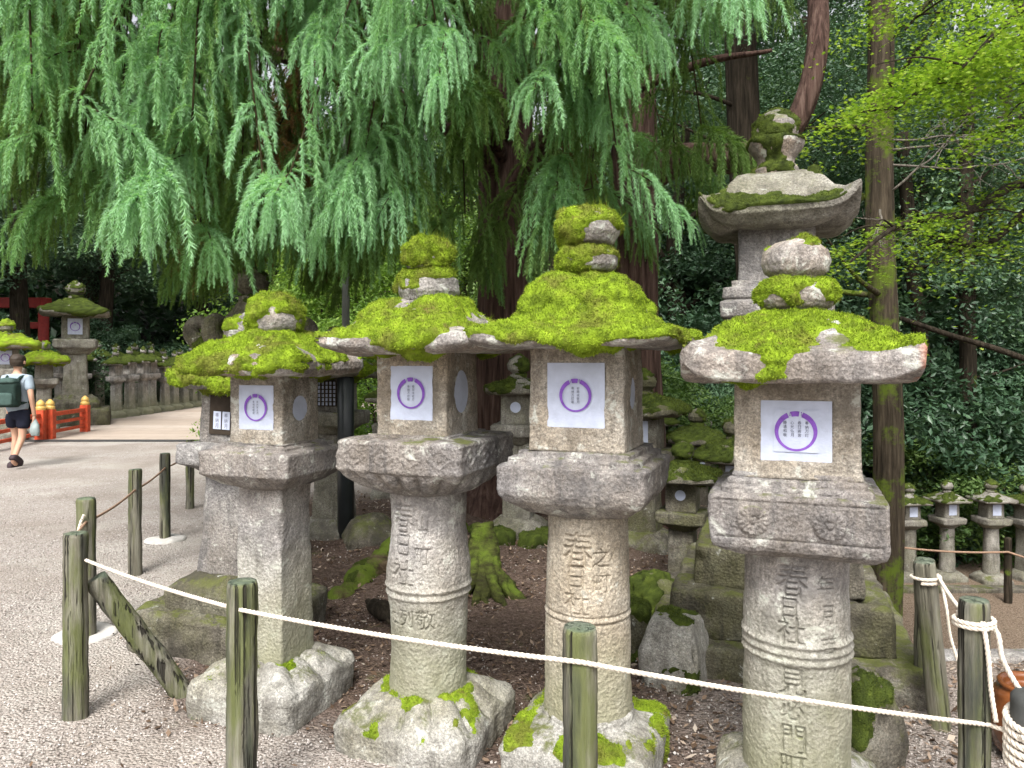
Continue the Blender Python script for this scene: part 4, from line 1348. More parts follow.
def root_flare():
    b = Bag()
    rg = np.random.default_rng(12)
    for k in range(7):
        a = -.9 + k * .30
        e = (-.14 + .42 * math.sin(a), 5.05 - .40 * math.cos(a) + .1 * (k % 2), -.05)
        m = (-.19 + .18 * math.sin(a) + rg.normal(0, .02), 5.25 - .16 * math.cos(a), .10 + rg.normal(0, .015))
        p = spline([(-.22 + .03 * math.sin(a), 5.45, .40), (-.21 + .08 * math.sin(a), 5.36, .24), m, e], 10)
        V, F = tube(p, np.interp(np.linspace(0, 1, len(p)), [0, .3, .7, 1], [.05, .055, .045, .025]), 14)
        V = V + (.022 * fbm(V, 14, 4, 40 + k))[:, None] * np.array((1, 1, .6))
        b.add(V, F)
    tag(link('mossy_root', b.mesh('mossy_root', M['root_moss'])), 'mossy root flare spreading down behind the second front lantern', 'root')
root_flare()
root('dry_branch', 'bare dark stick lying on the brown litter', [(-.95, 4.85, .03), (-.80, 4.55, .07), (-.68, 4.3, .05), (-.5, 4.2, .03)], [.02, .026, .022, .012], 923, None, 0, 'dark_bark', 'stick')

tp = thing('utility_pole', 'slim dark metal pole between the first and second front lanterns', 'pole', (-1.46, 6.5, 0))
V, F = tube([(0, 0, -.05), (0, 0, .8), (0, 0, 1.50), (0, 0, 1.52)], [.072, .072, .072, .05], 20)
link('sleeve', mesh_np('sleeve', V, F, M['dark_metal']), tp)
V, F = tube([(0, 0, 1.51), (0, 0, 2.4), (0, 0, 5.2)], [.034, .034, .034], 14)
link('shaft', mesh_np('shaft', V, F, M['grey_metal']), tp)

# ------------------------------------------------------------------ red railing and shrine post
def railing(label, a, b, caps):
    a, b = np.array(a, float), np.array(b, float)
    d = b - a
    L = np.linalg.norm(d[:2])
    t = thing('red_railing', label, 'railing', (a[0], a[1], 0), math.degrees(math.atan2(d[1], d[0])), 'low vermilion bridge railings')
    for x in caps:
        V, F = bbox((x * L - .085, -.085, -.02), (x * L + .085, .085, .62), .012)
        pst = link('post', mesh_np('post', V, F, M['vermilion'], smooth=False), t)
        P, N, F = loft([(.002, .62, 1), (.09, .62, 1), (.095, .68, 1), (.07, .70, 1), (.085, .73, 1), (.07, .78, 1), (.02, .83, 1), (.002, .835, 1)], 0, 8, 20, .03, rough=0, fine=0)
        P[..., 0] += x * L
        link('cap', mesh_np('cap', P.reshape(-1, 3), [F], M['gold']), pst)
    for z, h in ((.12, .06), (.30, .06), (.47, .085)):
        V, F = bbox((.0, -.04, z), (L, .04, z + h), .01)
        link('rail', mesh_np('rail', V, F, M['vermilion'], smooth=False), t)
railing('red bridge railing section at the far end, next to the big lantern', (-9.55, 15.3), (-9.75, 16.9), (.0, 1.0))
railing('red bridge railing section nearer the walking man', (-9.2, 12.9), (-9.6, 15.1), (.98,))
tr = thing('shrine_gate', 'dark red timber gate deep in shadow behind the big far lantern', 'gate', (-14.95, 23.3, 0), 0)
for x in (-1.6, .2):
    V, F = tube([(x, 0, -.1), (x, 0, 1.5), (x, 0, 3.6)], [.16, .155, .15], 18)
    link('column', mesh_np('column', V, F, M['dark_red']), tr)
V, F = bbox((-2.2, -.14, 3.3), (.38, .14, 3.62), .02)
link('lintel', mesh_np('lintel', V, F, M['dark_red'], smooth=False), tr)
V, F = bbox((-1.6, -.09, 2.65), (.2, .09, 2.85), .02)
link('tie_beam', mesh_np('tie_beam', V, F, M['dark_red'], smooth=False), tr)

# small timber hall far back between third and fourth lanterns
def hall():
    t = thing('timber_hall', 'small old timber hall with paper windows seen between the third and fourth lanterns', 'hall', (2.6, 11.6, -1.0))
    V, F = bbox((-1.6, 0, -.3), (1.3, 2.4, 1.55), .01)
    link('wall', mesh_np('wall', V, F, M['timber_wall'], smooth=False), t)
    V = np.array([(-2.0, -.6, 1.5), (1.7, -.6, 1.5), (1.7, 1.2, 2.45), (-2.0, 1.2, 2.45), (1.7, 3.0, 1.5), (-2.0, 3.0, 1.5)])
    V = np.concatenate([V, V - (0, 0, .12)])
    F = [np.array([(0, 1, 2, 3), (3, 2, 4, 5), (6, 9, 8, 7), (9, 11, 10, 8), (0, 6, 7, 1), (5, 4, 10, 11)]), np.array([(0, 3, 5, 11, 9, 6)]), np.array([(1, 7, 8, 10, 4, 2)])]
    link('roof', mesh_np('roof', V, F, M['slate'], smooth=False), t)
    for k in range(5):
        x0 = -1.5 + k * .55
        b = Bag()
        V, F = bbox((x0, -.05, .45), (x0 + .46, -.003, 1.25), .01)
        b.add(V, F, 0)
        for q in range(2):
            V, F = bbox((x0 + .05 + q * .19, -.06, .52), (x0 + .22 + q * .19, -.052, 1.18), .002)
            b.add(V, F, 1)
        link('window', b.mesh('window', [M['lattice'], M['paper']], False), t)
hall()

# ------------------------------------------------------------------ person with backpack
def skinned(name, verts, edges, radii, mat, parent=None, sub=2, root_i=0):
    me = bpy.data.meshes.new(name)
    me.from_pydata([tuple(v) for v in verts], edges, [])
    o = link(name, me, parent)
    m = o.modifiers.new('skin', 'SKIN')
    for i, s in enumerate(me.skin_vertices[0].data):
        r = radii[i]
        s.radius = (r, r) if np.isscalar(r) else r
        s.use_root = (i == root_i)
    m.use_smooth_shade = True
    s = o.modifiers.new('sub', 'SUBSURF')
    s.levels = s.render_levels = sub
    me.materials.append(mat)
    return o

def person():
    px, d = (17 - 512) / FPX * 11.2, 11.2
    t = thing('person', 'man in light blue shirt and dark shorts walking away with a backpack', 'person', (px, d, 0), -2)
    t.scale = (.96, .96, .96)
    # +Y is ahead (away from camera), hips at 0.92
    V = [(0, 0, .93), (0, .01, 1.08), (0, .01, 1.25), (0, .0, 1.40), (0, .01, 1.49), (0, .02, 1.56), (0, .03, 1.66), (0, .03, 1.74),
         (-.10, 0, .90), (-.11, .13, .50), (-.11, .06, .10), (-.115, .19, .045),
         (.10, 0, .90), (.10, -.02, .49), (.09, -.22, .13), (.10, -.14, .06),
         (-.19, 0, 1.40), (-.26, -.03, 1.14), (-.24, .12, .93), (-.23, .16, .85),
         (.19, 0, 1.40), (.27, -.06, 1.13), (.27, .0, .89), (.265, .02, .81)]
    E = [(0, 1), (1, 2), (2, 3), (3, 4), (4, 5), (5, 6), (6, 7), (0, 8), (8, 9), (9, 10), (10, 11), (0, 12), (12, 13), (13, 14), (14, 15),
         (3, 16), (16, 17), (17, 18), (18, 19), (3, 20), (20, 21), (21, 22), (22, 23)]
    Rr = [(.14, .10), (.13, .09), (.15, .10), (.14, .09), .055, .055, .095, .06, .085, .056, .038, .03, .085, .056, .038, .03,
          .055, .042, .032, .03, .055, .042, .032, .03]
    body = skinned('body', V, E, Rr, M['skin'], t)
    # hands: palm and fingers
    for sx, wv in ((-1, np.array((-.23, .16, .85))), (1, np.array((.265, .02, .81)))):
        hv, he, hr = [wv + (0, 0, .03), wv - (0, 0, .04)], [(0, 1)], [.024, .026]
        for q in range(4):
            yo = -.03 + q * .02
            k = len(hv)
            ln = (.05, .06, .058, .045)[q]
            hv += [wv + (0, yo, -.06), wv + (-.008 * sx, yo, -.06 - ln * .6), wv + (-.025 * sx, yo, -.06 - ln)]
            he += [(1, k), (k, k + 1), (k + 1, k + 2)]
            hr += [.010, .009, .007]
        k = len(hv)
        hv += [wv + (-.01 * sx, .035, -.02), wv + (-.02 * sx, .05, -.055)]
        he += [(0, k), (k, k + 1)]
        hr += [.011, .008]
        skinned('hand', hv, he, hr, M['skin'], t, 1)
    skinned('shirt', [(0, 0, .82), (0, .01, 1.06), (0, .01, 1.25), (0, 0, 1.40), (0, .0, 1.485), (-.185, 0, 1.405), (-.235, -.02, 1.22), (.185, 0, 1.405), (.242, -.04, 1.20)],
            [(0, 1), (1, 2), (2, 3), (3, 4), (3, 5), (5, 6), (3, 7), (7, 8)], [(.195, .145), (.18, .13), (.18, .125), (.165, .11), .062, .078, .068, .078, .068], M['shirt'], t)
    skinned('shorts', [(0, 0, .97), (0, 0, .90), (-.105, .02, .82), (-.118, .085, .62), (.105, .0, .82), (.108, -.015, .60)], [(0, 1), (1, 2), (2, 3), (1, 4), (4, 5)], [(.165, .12), (.17, .125), .105, .10, .105, .10], M['shorts'], t)
    P, N, F = loft([(.002, 1.60, 1), (.088, 1.60, 1), (.104, 1.66, 1), (.104, 1.72, 1), (.085, 1.765, 1), (.04, 1.79, 1), (.002, 1.793, 1)], 0, 8, 32, .012, rough=.008, rs=30, seed=5)
    P[..., 1] = P[..., 1] * 1.12 + .018
    link('hair', mesh_np('hair', P.reshape(-1, 3), [F], M['hair']), t)
    for sx in (-1, 1):
        P, N, F = loft([(.002, 0, 1), (.014, .0, 1), (.016, .02, 1), (.002, .03, 1)], 0, 8, 12, .006, rough=0, fine=0)
        P = P * (1, 1.8, 1.8) + (sx * .098, .03, 1.635)
        link('ear', mesh_np('ear', P.reshape(-1, 3), [F], M['skin']), t)
    for (x, y, z, pitch) in ((-.11, .10, .0, 0), (.10, -.17, .045, -32)):
        P, N, F = loft([(.002, 0), (.048, 0), (.05, .03), (.046, .07), (.03, .095), (.002, .10)], 4, 5, 24, .012, rough=0, fine=0)
        P = P * (1, 2.7, 1)
        P[..., 1] += .0
        c, s = math.cos(R(pitch)), math.sin(R(pitch))
        Q = P.copy()
        Q[..., 1] = c * P[..., 1] - s * P[..., 2]
        Q[..., 2] = s * P[..., 1] + c * P[..., 2]
        link('shoe', mesh_np('shoe', (Q + (x, y, z + (.065 if pitch else 0))).reshape(-1, 3), [F], M['shoe']), t)
    b = thing('backpack', 'dark green backpack worn by the walking man', 'backpack', (px + .01, d - .195, .93), -2)
    b.scale = (.96, .96, .96)
    P, N, F = loft([(.002, 0), (.12, 0), (.15, .03), (.155, .20), (.15, .34), (.12, .42), (.06, .45), (.002, .455)], 4, 5, 56, .015, rough=.006, rs=12, seed=3)
    P = P * (1.0, .62, 1)
    link('bag', mesh_np('bag', P.reshape(-1, 3), [F], M['pack']), b)
    P, N, F = loft([(.002, 0), (.10, 0), (.125, .02), (.125, .16), (.10, .19), (.002, .195)], 4, 5, 40, .015, rough=.005, rs=12, seed=4)
    P = P * (1, .36, 1) + (0, -.09, .03)
    link('pocket', mesh_np('pocket', P.reshape(-1, 3), [F], M['pack_trim']), b)
    P, N, F = loft([(.002, 0), (.12, 0), (.14, .02), (.12, .07), (.002, .09)], 4, 5, 40, .015, rough=.005, rs=12, seed=6)
    P = P * (1, .75, 1) + (0, -.01, .37)
    link('lid', mesh_np('lid', P.reshape(-1, 3), [F], M['pack_trim']), b)
    for sx in (-1, 1):
        V, F = tube(spline([(sx * .07, .07, .40), (sx * .12, .13, .47), (sx * .145, .27, .46), (sx * .15, .35, .32), (sx * .14, .335, .10), (sx * .12, .11, .05)], 6), .022, 8)
        link('strap', mesh_np('strap', V, F, M['pack']), b)
    g = rock('plastic_bag', 'pale grey plastic bag held low in the walking man\'s right hand', 'bag', (px + .265, d + .02, .48), 10, [(.002, 0, .5), (.05, 0, .5), (.065, .06, .6), (.055, .16, .7), (.03, .24, 1), (.015, .29, 1), (.002, .295, 1)], 4, 5, 'plastic_bag', 9, None, .03, 40, 0)
person()

# ------------------------------------------------------------------ vegetation
def leaf_quads(c, L, W, rng, up=.5, tint=None):
    """diamond leaves at centres c"""
    n = len(c)
    nrm = rng.normal(size=(n, 3))
    nrm[:, 2] = np.abs(nrm[:, 2]) + up
    nrm /= np.linalg.norm(nrm, axis=1, keepdims=True)
    u = np.cross(nrm, rng.normal(size=(n, 3)))
    u /= np.maximum(np.linalg.norm(u, axis=1, keepdims=True), 1e-9)
    v = np.cross(nrm, u)
    L = (L * (.6 + .8 * rng.random(n)))[:, None]
    Wd = L * W
    V = np.stack([c - u * L, c + v * Wd - nrm * L * .12, c + u * L, c - v * Wd - nrm * L * .12], 1).reshape(-1, 3)
    T = np.repeat(rng.random(n) if tint is None else tint, 4)
    return V, np.arange(n * 4).reshape(-1, 4), T

def crown_points(center, rad, clumps, per, rng, spread=.42, fill=.55):
    ce = rng.normal(size=(clumps, 3))
    ce /= np.linalg.norm(ce, axis=1, keepdims=True)
    ce *= (fill + (1 - fill) * rng.random((clumps, 1)))
    rad = np.asarray(rad, float)
    C = ce * rad + center
    cr = spread * (.6 + .8 * rng.random(clumps))
    o = rng.normal(size=(clumps, per, 3))
    o /= np.linalg.norm(o, axis=-1, keepdims=True)
    o *= rng.random((clumps, per, 1)) ** .45
    o[..., 2] *= .6
    P = C[:, None] + o * cr[:, None, None]
    ti = np.clip((rng.random(clumps)[:, None] * .6 + rng.random((clumps, per)) * .4), 0, 1)
    return P.reshape(-1, 3), ti.ravel(), C

def trunk_mesh(name, pts, rad, mat, ns=20, seed=0, ridge=.12, k=14, flutes=9):
    p = spline(pts, k)
    r = np.interp(np.linspace(0, 1, len(p)), np.linspace(0, 1, len(rad)), rad)
    V, F = tube(p, r, ns)
    n = len(p)
    P = V[:n * ns].reshape(n, ns, 3)
    th = np.linspace(0, 2 * np.pi, ns, endpoint=False)[None]
    q = np.stack([np.cos(th) * 1.6 + 0 * r[:, None], np.sin(th) * 1.6 + 0 * r[:, None], (np.arange(n) * .06)[:, None] + 0 * th], -1)
    d = ridge * (fbm(q, 1.6, 3, seed) + .35 * np.sin(th * flutes + 2 * fbm(q, .6, 2, seed + 1)))
    P = p[:, None] + (P - p[:, None]) * (1 + d)[..., None]
    V[:n * ns] = P.reshape(-1, 3)
    return V, F

def make_tree(name, label, loc, h, tr, crown_c, crown_r, seed, leaf, bark, clumps=46, per=150, L=.07, group=None, W=.45, spread=.5, limbs=6):
    rg = np.random.default_rng(seed)
    t = thing(name, label, 'tree', loc, 0, group)
    bend = rg.normal(0, .12, 4)
    V, F = trunk_mesh('trunk', [(0, 0, -.3), (bend[0] * .3, bend[1] * .3, h * .3), (bend[0], bend[1], h * .65), (bend[2], bend[3], h)], [tr * 1.35, tr, tr * .8, tr * .4], M[bark], 18, seed)
    link('trunk', mesh_np('trunk', V, F, M[bark]), t)
    P, ti, C = crown_points(np.array(crown_c, float), crown_r, clumps, per, rg, spread)
    V, F, T = leaf_quads(P, L, W, rg, .5, ti)
    link('crown', mesh_np('crown', V, [F], M[leaf], tint=T, smooth=False), t)
    for k in range(limbs):
        c = C[rg.integers(len(C))]
        z0 = h * rg.uniform(.35, .8)
        V, F = tube(spline([(bend[0] * .5, bend[1] * .5, z0), (c[0] * .5, c[1] * .5, (z0 + c[2]) / 2 + .2), tuple(c)], 8), np.linspace(tr * .35, tr * .08, 17), 8)
        link('limb', mesh_np('limb', V, F, M[bark]), t)
    return t

def make_bush(label, loc, rad, seed, leaf, clumps=26, per=170, L=.06, group=None, name='shrub', W=.42):
    rg = np.random.default_rng(seed)
    t = thing(name, label, 'shrub', loc, 0, group)
    P, ti, C = crown_points(np.array((0, 0, rad[2] * .8)), rad, clumps, per, rg, .36 * min(1.4, max(rad)))
    V, F, T = leaf_quads(P, L, W, rg, .6, ti)
    link('foliage', mesh_np('foliage', V, [F], M[leaf], tint=T, smooth=False), t)
    b = Bag()
    for k in range(6):
        c = C[rg.integers(len(C))]
        V, F = tube(spline([(0, 0, -.1), (c[0] * .4, c[1] * .4, c[2] * .5), tuple(c)], 6), np.linspace(.03, .01, 13), 6)
        b.add(V, F)
    link('stem', b.mesh('stem', M['dark_bark']), t)
    return t

def place(src, loc, rz, s, label=None, group=None):
    c = copy_tree(src)
    c.location = [float(v) for v in loc]
    c.rotation_euler = (0, 0, R(rz))
    c.scale = (s, s, s)
    if label: c['label'] = label
    if group: c['group'] = group
    return c

# --- the great cedar
CED = np.array((-.10, 7.5))
def strands():
    """library of drooping needle strands; local: starts at origin, heads +X, droops to -Z"""
    rg = np.random.default_rng(21)
    lib = []
    for k in range(18):
        L = rg.uniform(.26, .60)
        n = int(L / .0044)
        s = np.linspace(0, L, n)
        e0 = R(rg.uniform(-45, 8))
        dro = rg.uniform(.35, .8)
        e = e0 + (R(rg.uniform(-89, -70)) - e0) * sstep(-.1, dro, s / L) + R(6) * np.sin(s * rg.uniform(10, 22) + k)
        wob = np.cumsum(rg.normal(0, .012, n)) + .10 * np.sin(s * rg.uniform(6, 16) + k)
        T = np.stack([np.cos(e) * np.cos(wob), np.cos(e) * np.sin(wob), np.sin(e)], 1)
        C = np.concatenate([[(0, 0, 0)], np.cumsum(T[:-1] * (L / n), axis=0)])
        A = np.cross(T, (0.02, 1, .01)); A /= np.linalg.norm(A, axis=1, keepdims=True)
        B = np.cross(T, A)
        # needles, two per node
        idx = np.repeat(np.arange(n), 2)
        m = len(idx)
        az = rg.random(m) * 2 * np.pi
        out = A[idx] * np.cos(az)[:, None] + B[idx] * np.sin(az)[:, None]
        tp = np.minimum(1, (L - s[idx]) / .10) * .55 + .45
        ln = (.032 + .015 * rg.random(m)) * tp
        op = rg.uniform(.45, .85, m)
        dr = T[idx] * np.cos(op)[:, None] + out * np.sin(op)[:, None]
        sd = np.cross(dr, rg.normal(size=(m, 3))); sd /= np.linalg.norm(sd, axis=1, keepdims=True)
        b0 = C[idx]
        wv = .0033
        V = np.stack([b0 - sd * wv, b0 + sd * wv, b0 + dr * ln[:, None]], 1).reshape(-1, 3)
        lib.append((V, np.repeat(rg.normal(0, .05, m), 3)))
    return lib
LIB = strands()

def spray(S, az, La, rg, bag, tint, dens=1.0, droop=1.0, lmul=1.0):
    """a fan of hanging strands on a drooping axis. returns axis points"""
    n = max(8, int(La / .019 * dens))
    s = np.linspace(0, 1, n)
    e = R(-12) - R(68) * droop * s ** .8
    wa = az + .35 * np.sin(s * 3 + rg.random() * 6) * .4
    T = np.stack([np.cos(e) * np.cos(wa), np.cos(e) * np.sin(wa), np.sin(e)], 1)
    C = S + np.concatenate([[(0, 0, 0)], np.cumsum(T[:-1] * (La / n), axis=0)])
    VV, TT = [], []
    for i in range(n):
        for side in ((-1,) if i % 2 else (1,)) + ((0,) if i > n * .8 else ()):
            V, t = LIB[rg.integers(len(LIB))]
            a = wa[i] + side * R(rg.uniform(10, 70))
            sc_ = lmul * (.55 + .75 * math.sin(math.pi * min(1, .18 + .75 * s[i]))) * rg.uniform(.7, 1.15)
            c, q = math.cos(a), math.sin(a)
            Vr = np.stack([c * V[:, 0] - q * V[:, 1], q * V[:, 0] + c * V[:, 1], V[:, 2]], 1)
            Vr = Vr * np.array((sc_, sc_, sc_)) + C[i]
            VV.append(Vr)
            TT.append(t + tint + rg.normal(0, .06))
    V = np.concatenate(VV)
    bag.add(V, np.arange(len(V)).reshape(-1, 3), 0, np.clip(np.concatenate(TT), 0, 1))
    return C

def lower_edge(px):
    xs = [-60, 0, 50, 100, 150, 200, 240, 280, 320, 350, 385, 420, 460, 500, 540, 580, 620, 650, 700, 740, 765]
    ys = [225, 240, 275, 245, 255, 310, 285, 275, 310, 300, 255, 275, 290, 310, 275, 260, 280, 280, 215, 185, 120]
    return np.interp(px, xs, ys)

def cedar():
    rg = np.random.default_rng(33)
    t = thing('cedar_tree', 'huge weeping cedar with red brown trunk and curtains of hanging green sprays', 'tree', (CED[0], CED[1], 0))
    o3 = np.array((CED[0], CED[1], 0))
    V, F = trunk_mesh('trunk', [(.0, 0, -.2), (.0, 0, .25), (.0, 0, .8), (.02, 0, 2.5), (.05, 0, 5), (.1, .1, 9)], [.52, .40, .29, .27, .25, .18], M['cedar_bark'], 48, 3, .10, 20, 14)
    link('trunk', mesh_np('trunk', V, F, M['cedar_bark']), t)
    ends = [(-4.6, -2.0, 4.6), (-3.9, -3.2, 4.3), (-2.6, -3.4, 4.4), (-1.5, -3.6, 4.3), (-.5, -3.5, 4.2), (.5, -3.2, 4.2), (1.4, -2.6, 4.1), (2.1, -1.8, 4.0), (-5.2, -.5, 5.2), (-3.3, -1.0, 5.2), (1.2, -1.2, 4.9), (-1.6, -1.2, 5.2)]
    limbs = []
    for k, e in enumerate(ends):
        e = np.array(e)
        z0 = e[2] - .9 + .2 * (k % 3)
        P = spline([(0.02, 0, z0), (e[0] * .35, e[1] * .35, z0 + .55), (e[0] * .75, e[1] * .75, e[2] + .05), tuple(e)], 10)
        limbs.append([P, Bag()])
        V, F = tube(P, np.linspace(.085, .015, len(P)), 10)
        limbs[-1][1].add(V, F)
    bags = [Bag(), Bag(), Bag()]
    spots = []
    # jittered coverage of the canopy, several layers deep
    for layer, (d0, d1, step) in enumerate(((3.9, 4.7, 62), (4.7, 5.7, 54), (5.7, 7.0, 50))):
        for gx in np.arange(-90, 770, step):
            for gy in np.arange(-150, 280, step * .85):
                px = gx + rg.uniform(-.5, .5) * step
                py = gy + rg.uniform(-.5, .5) * step * .85
                d = rg.uniform(d0, d1)
                lim = lower_edge(px) - rg.uniform(70, 125) * 4.5 / d
                if py > lim + 12:
                    continue
                if layer == 0 and (py > 40 and rg.random() < .30):
                    continue
                if px > 560 and layer == 2 and rg.random() < .25:
                    continue
                gap_ = float(fbm(np.array([[px * .011 + 4.0, py * .013 - 2.0, layer * .35]]), 1.0, 2, 12)[0])
                if gap_ < (.02, -.10, -.14)[layer] and py > -40:
                    continue
                if layer < 2 and math.hypot(px - 322, py - 55) < 26:
                    continue
                spots.append((px, py, d, layer))
        # ragged lowest tips
        for px in np.arange(-10, 760, 46 if layer < 2 else 60):
            q = px + rg.uniform(-24, 24)
            if float(fbm(np.array([[q * .014, 7.7, layer * 2.0]]), 1.0, 2, 15)[0]) < (.05, -.1, -.2)[layer]:
                continue
            d = rg.uniform(d0, d1)
            spots.append((q, lower_edge(q) - rg.uniform(85, 135) * 4.5 / d, d, layer))
    spots += [(345, 225, 6.8, 2), (365, 240, 6.6, 2), (325, 235, 6.9, 2), (490, 235, 6.4, 2), (545, 230, 6.6, 2), (230, 230, 6.2, 2), (215, 245, 6.0, 1), (255, 215, 6.5, 2), (330, 200, 6.4, 2), (375, 205, 6.6, 2), (205, 225, 5.6, 1)]
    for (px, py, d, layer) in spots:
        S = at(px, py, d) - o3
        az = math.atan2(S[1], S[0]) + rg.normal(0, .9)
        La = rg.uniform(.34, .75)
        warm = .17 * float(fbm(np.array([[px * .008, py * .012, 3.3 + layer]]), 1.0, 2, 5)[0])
        tint = (.84, .52, .33)[layer] + warm + rg.normal(0, .12)  # inner layers darker: shade of the crown interior put into the needle colour
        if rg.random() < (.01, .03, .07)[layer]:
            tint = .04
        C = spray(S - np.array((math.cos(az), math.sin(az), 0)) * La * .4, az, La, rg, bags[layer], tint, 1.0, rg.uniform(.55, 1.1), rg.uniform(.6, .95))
        # twig to nearest limb
        best = min(range(len(limbs)), key=lambda q: np.min(np.linalg.norm(limbs[q][0] - C[0], axis=1)))
        P, b = limbs[best]
        j = int(np.argmin(np.linalg.norm(P - C[0], axis=1)))
        mid = (P[j] + C[0]) / 2 + (0, 0, .08)
        tw = np.concatenate([spline([P[j], mid, C[0]], 4), C[1:]])
        V, F = tube(tw, np.linspace(.007, .003, len(tw)), 5)
        b.add(V, F, 1)
        k_ = int(np.linalg.norm(P[j] - C[0]) / .045)
        if k_ > 2:
            VV, TT = [], []
            for q in range(k_):
                f = .25 + .75 * (q + rg.random()) / k_
                c0 = np.array([np.interp(f * 8, np.arange(9), tw[:9, m]) for m in range(3)])
                V, tn = LIB[rg.integers(len(LIB))]
                a = rg.uniform(0, 6.283); c_, q_ = math.cos(a), math.sin(a)
                sc_ = rg.uniform(.6, 1.05)
                VV.append(np.stack([c_ * V[:, 0] - q_ * V[:, 1], q_ * V[:, 0] + c_ * V[:, 1], V[:, 2]], 1) * sc_ + c0)
                TT.append(tn + tint - .08 + rg.normal(0, .06))
            V = np.concatenate(VV)
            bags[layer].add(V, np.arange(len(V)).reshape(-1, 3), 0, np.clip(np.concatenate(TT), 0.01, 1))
    print('cedar tris', [b.n // 3 for b in bags], 'spots', len(spots))
    for q, b in enumerate(bags):
        link('crown', b.mesh('crown', M['cedar_leaf'], False), t)
    for P, b in limbs:
        link('limb', b.mesh('limb', [M['cedar_bark'], M['twig']]), t)
    return t
cedar()

# --- second cedar: trunk and the limb that runs right and turns up
def cedar_two():
    o3 = np.array((1.17, 7.0, 0))
    t = thing('cedar_tree', 'second cedar with bare trunk and one red brown limb bending upward on the right', 'tree', o3)
    V, F = trunk_mesh('trunk', [(.05, 0, -.4), (.03, 0, .6), (0, 0, 2), (-.02, 0, 3.5), (-.05, 0, 8)], [.34, .25, .22, .21, .15], M['cedar_bark'], 40, 5, .10, 20, 12)
    link('trunk', mesh_np('trunk', V, F, M['cedar_bark']), t)
    pts = [at(640, 178, 7.0) - o3, at(680, 160, 6.8) - o3, at(730, 158, 6.5) - o3, at(770, 148, 6.3) - o3, at(798, 118, 6.2) - o3, at(816, 60, 6.2) - o3, at(818, 0, 6.3) - o3, at(812, -90, 6.4) - o3]
    V, F = trunk_mesh('limb', pts, [.17, .14, .125, .11, .095, .09, .085, .06], M['cedar_bark'], 24, 6, .10, 8, 8)
    link('limb', mesh_np('limb', V, F, M['cedar_bark']), t)
    pts = [at(775, -120, 7.6) - o3, at(752, 0, 7.4) - o3, at(742, 40, 7.3) - o3, at(738, 72, 7.2) - o3]
    return t
cedar_two()

# --- trunks at the right
def bare_trunk(name, label, px0, px1, d, w0, w1, zb, zt, bark, seed, group=None):
    x0 = (px0 - 512) / FPX * d
    x1 = (px1 - 512) / FPX * d
    t = thing(name, label, 'tree', (x0, d, zb), 0, group)
    V, F = trunk_mesh('trunk', [(0, 0, -.4), ((x1 - x0) * .25 + .04, 0, (zt - zb) * .3), ((x1 - x0) * .6 - .04, .05, (zt - zb) * .65), (x1 - x0, .1, zt - zb)], [w0 * 1.2, w0, (w0 + w1) / 2, w1], M[bark], 28, seed, .10, 16, 7)
    link('trunk', mesh_np('trunk', V, F, M[bark]), t)
    rg = np.random.default_rng(seed)
    for k in range(4):
        z = (zt - zb) * rg.uniform(.35, .85)
        a = rg.uniform(0, 6.28)
        L = rg.uniform(.8, 1.8)
        V, F = tube(spline([(0 + (x1 - x0) * z / (zt - zb), .05, z), (L * .5 * math.cos(a), L * .5 * math.sin(a), z + .15), (L * math.cos(a), L * math.sin(a), z + rg.uniform(-.2, .6))], 8), np.linspace(.04, .008, 17), 7)
        link('limb', mesh_np('limb', V, F, M[bark]), t)
    P, ti, C = crown_points(np.array((x1 - x0, .3, zt - zb + .5)), (2.2, 2.0, 1.3), 44, 260, rg, .5)
    V, F, T = leaf_quads(P, .038, .45, rg, .5, ti)
    link('crown', mesh_np('crown', V, [F], M['dark_leaf'], tint=T, smooth=False), t)
    return t
bare_trunk('broadleaf_tree', 'straight grey brown trunk rising just right of the tall lantern', 884, 886, 8.4, .155, .135, -1.6, 6.0, 'grey_bark', 41)
bare_trunk('broadleaf_tree', 'dark slim trunk beside the grey brown trunk', 936, 905, 12.5, .13, .10, -1.6, 5.5, 'dark_bark', 42)
bare_trunk('broadleaf_tree', 'dark trunk standing behind the lower terrace lanterns', 962, 975, 12.35, .13, .10, -1.6, 7.5, 'dark_bark', 43)
bare_trunk('broadleaf_tree', 'dark leaning trunk deep in the right wood', 985, 1012, 15.5, .17, .13, -1.2, 8.0, 'dark_bark', 44)
bare_trunk('broadleaf_tree', 'dark trunk with top growing out over the gap right of the cedar', 758, 742, 10.5, .22, .22, -.5, 7.5, 'dark_bark', 45)

# --- maple with flat bright layers
def maple_leaves(c, size, rg, nrm_up=1.6):
    n = len(c)
    nrm = rg.normal(size=(n, 3)) * .45
    nrm[:, 2] = 1
    nrm /= np.linalg.norm(nrm, axis=1, keepdims=True)
    u = np.cross(nrm, rg.normal(size=(n, 3)))
    u /= np.linalg.norm(u, axis=1, keepdims=True)
    v = np.cross(nrm, u)
    ang = np.array([0, .32, .62, .95, 1.27, 1.7, 2.1, 2.6, 3.14, 3.68, 4.18, 4.58, 5.01, 5.33, 5.66, 5.96])
    rad = np.array([1, .38, .95, .36, .8, .32, .55, .25, .22, .25, .55, .32, .8, .36, .95, .38])
    s = size * (.6 + .8 * rg.random(n))
    V = c[:, None] + s[:, None, None] * rad[None, :, None] * (u[:, None] * np.cos(ang)[None, :, None] + v[:, None] * np.sin(ang)[None, :, None])
    F = np.arange(n * 16).reshape(n, 16)
    return V.reshape(-1, 3), F, np.repeat(rg.random(n), 16)

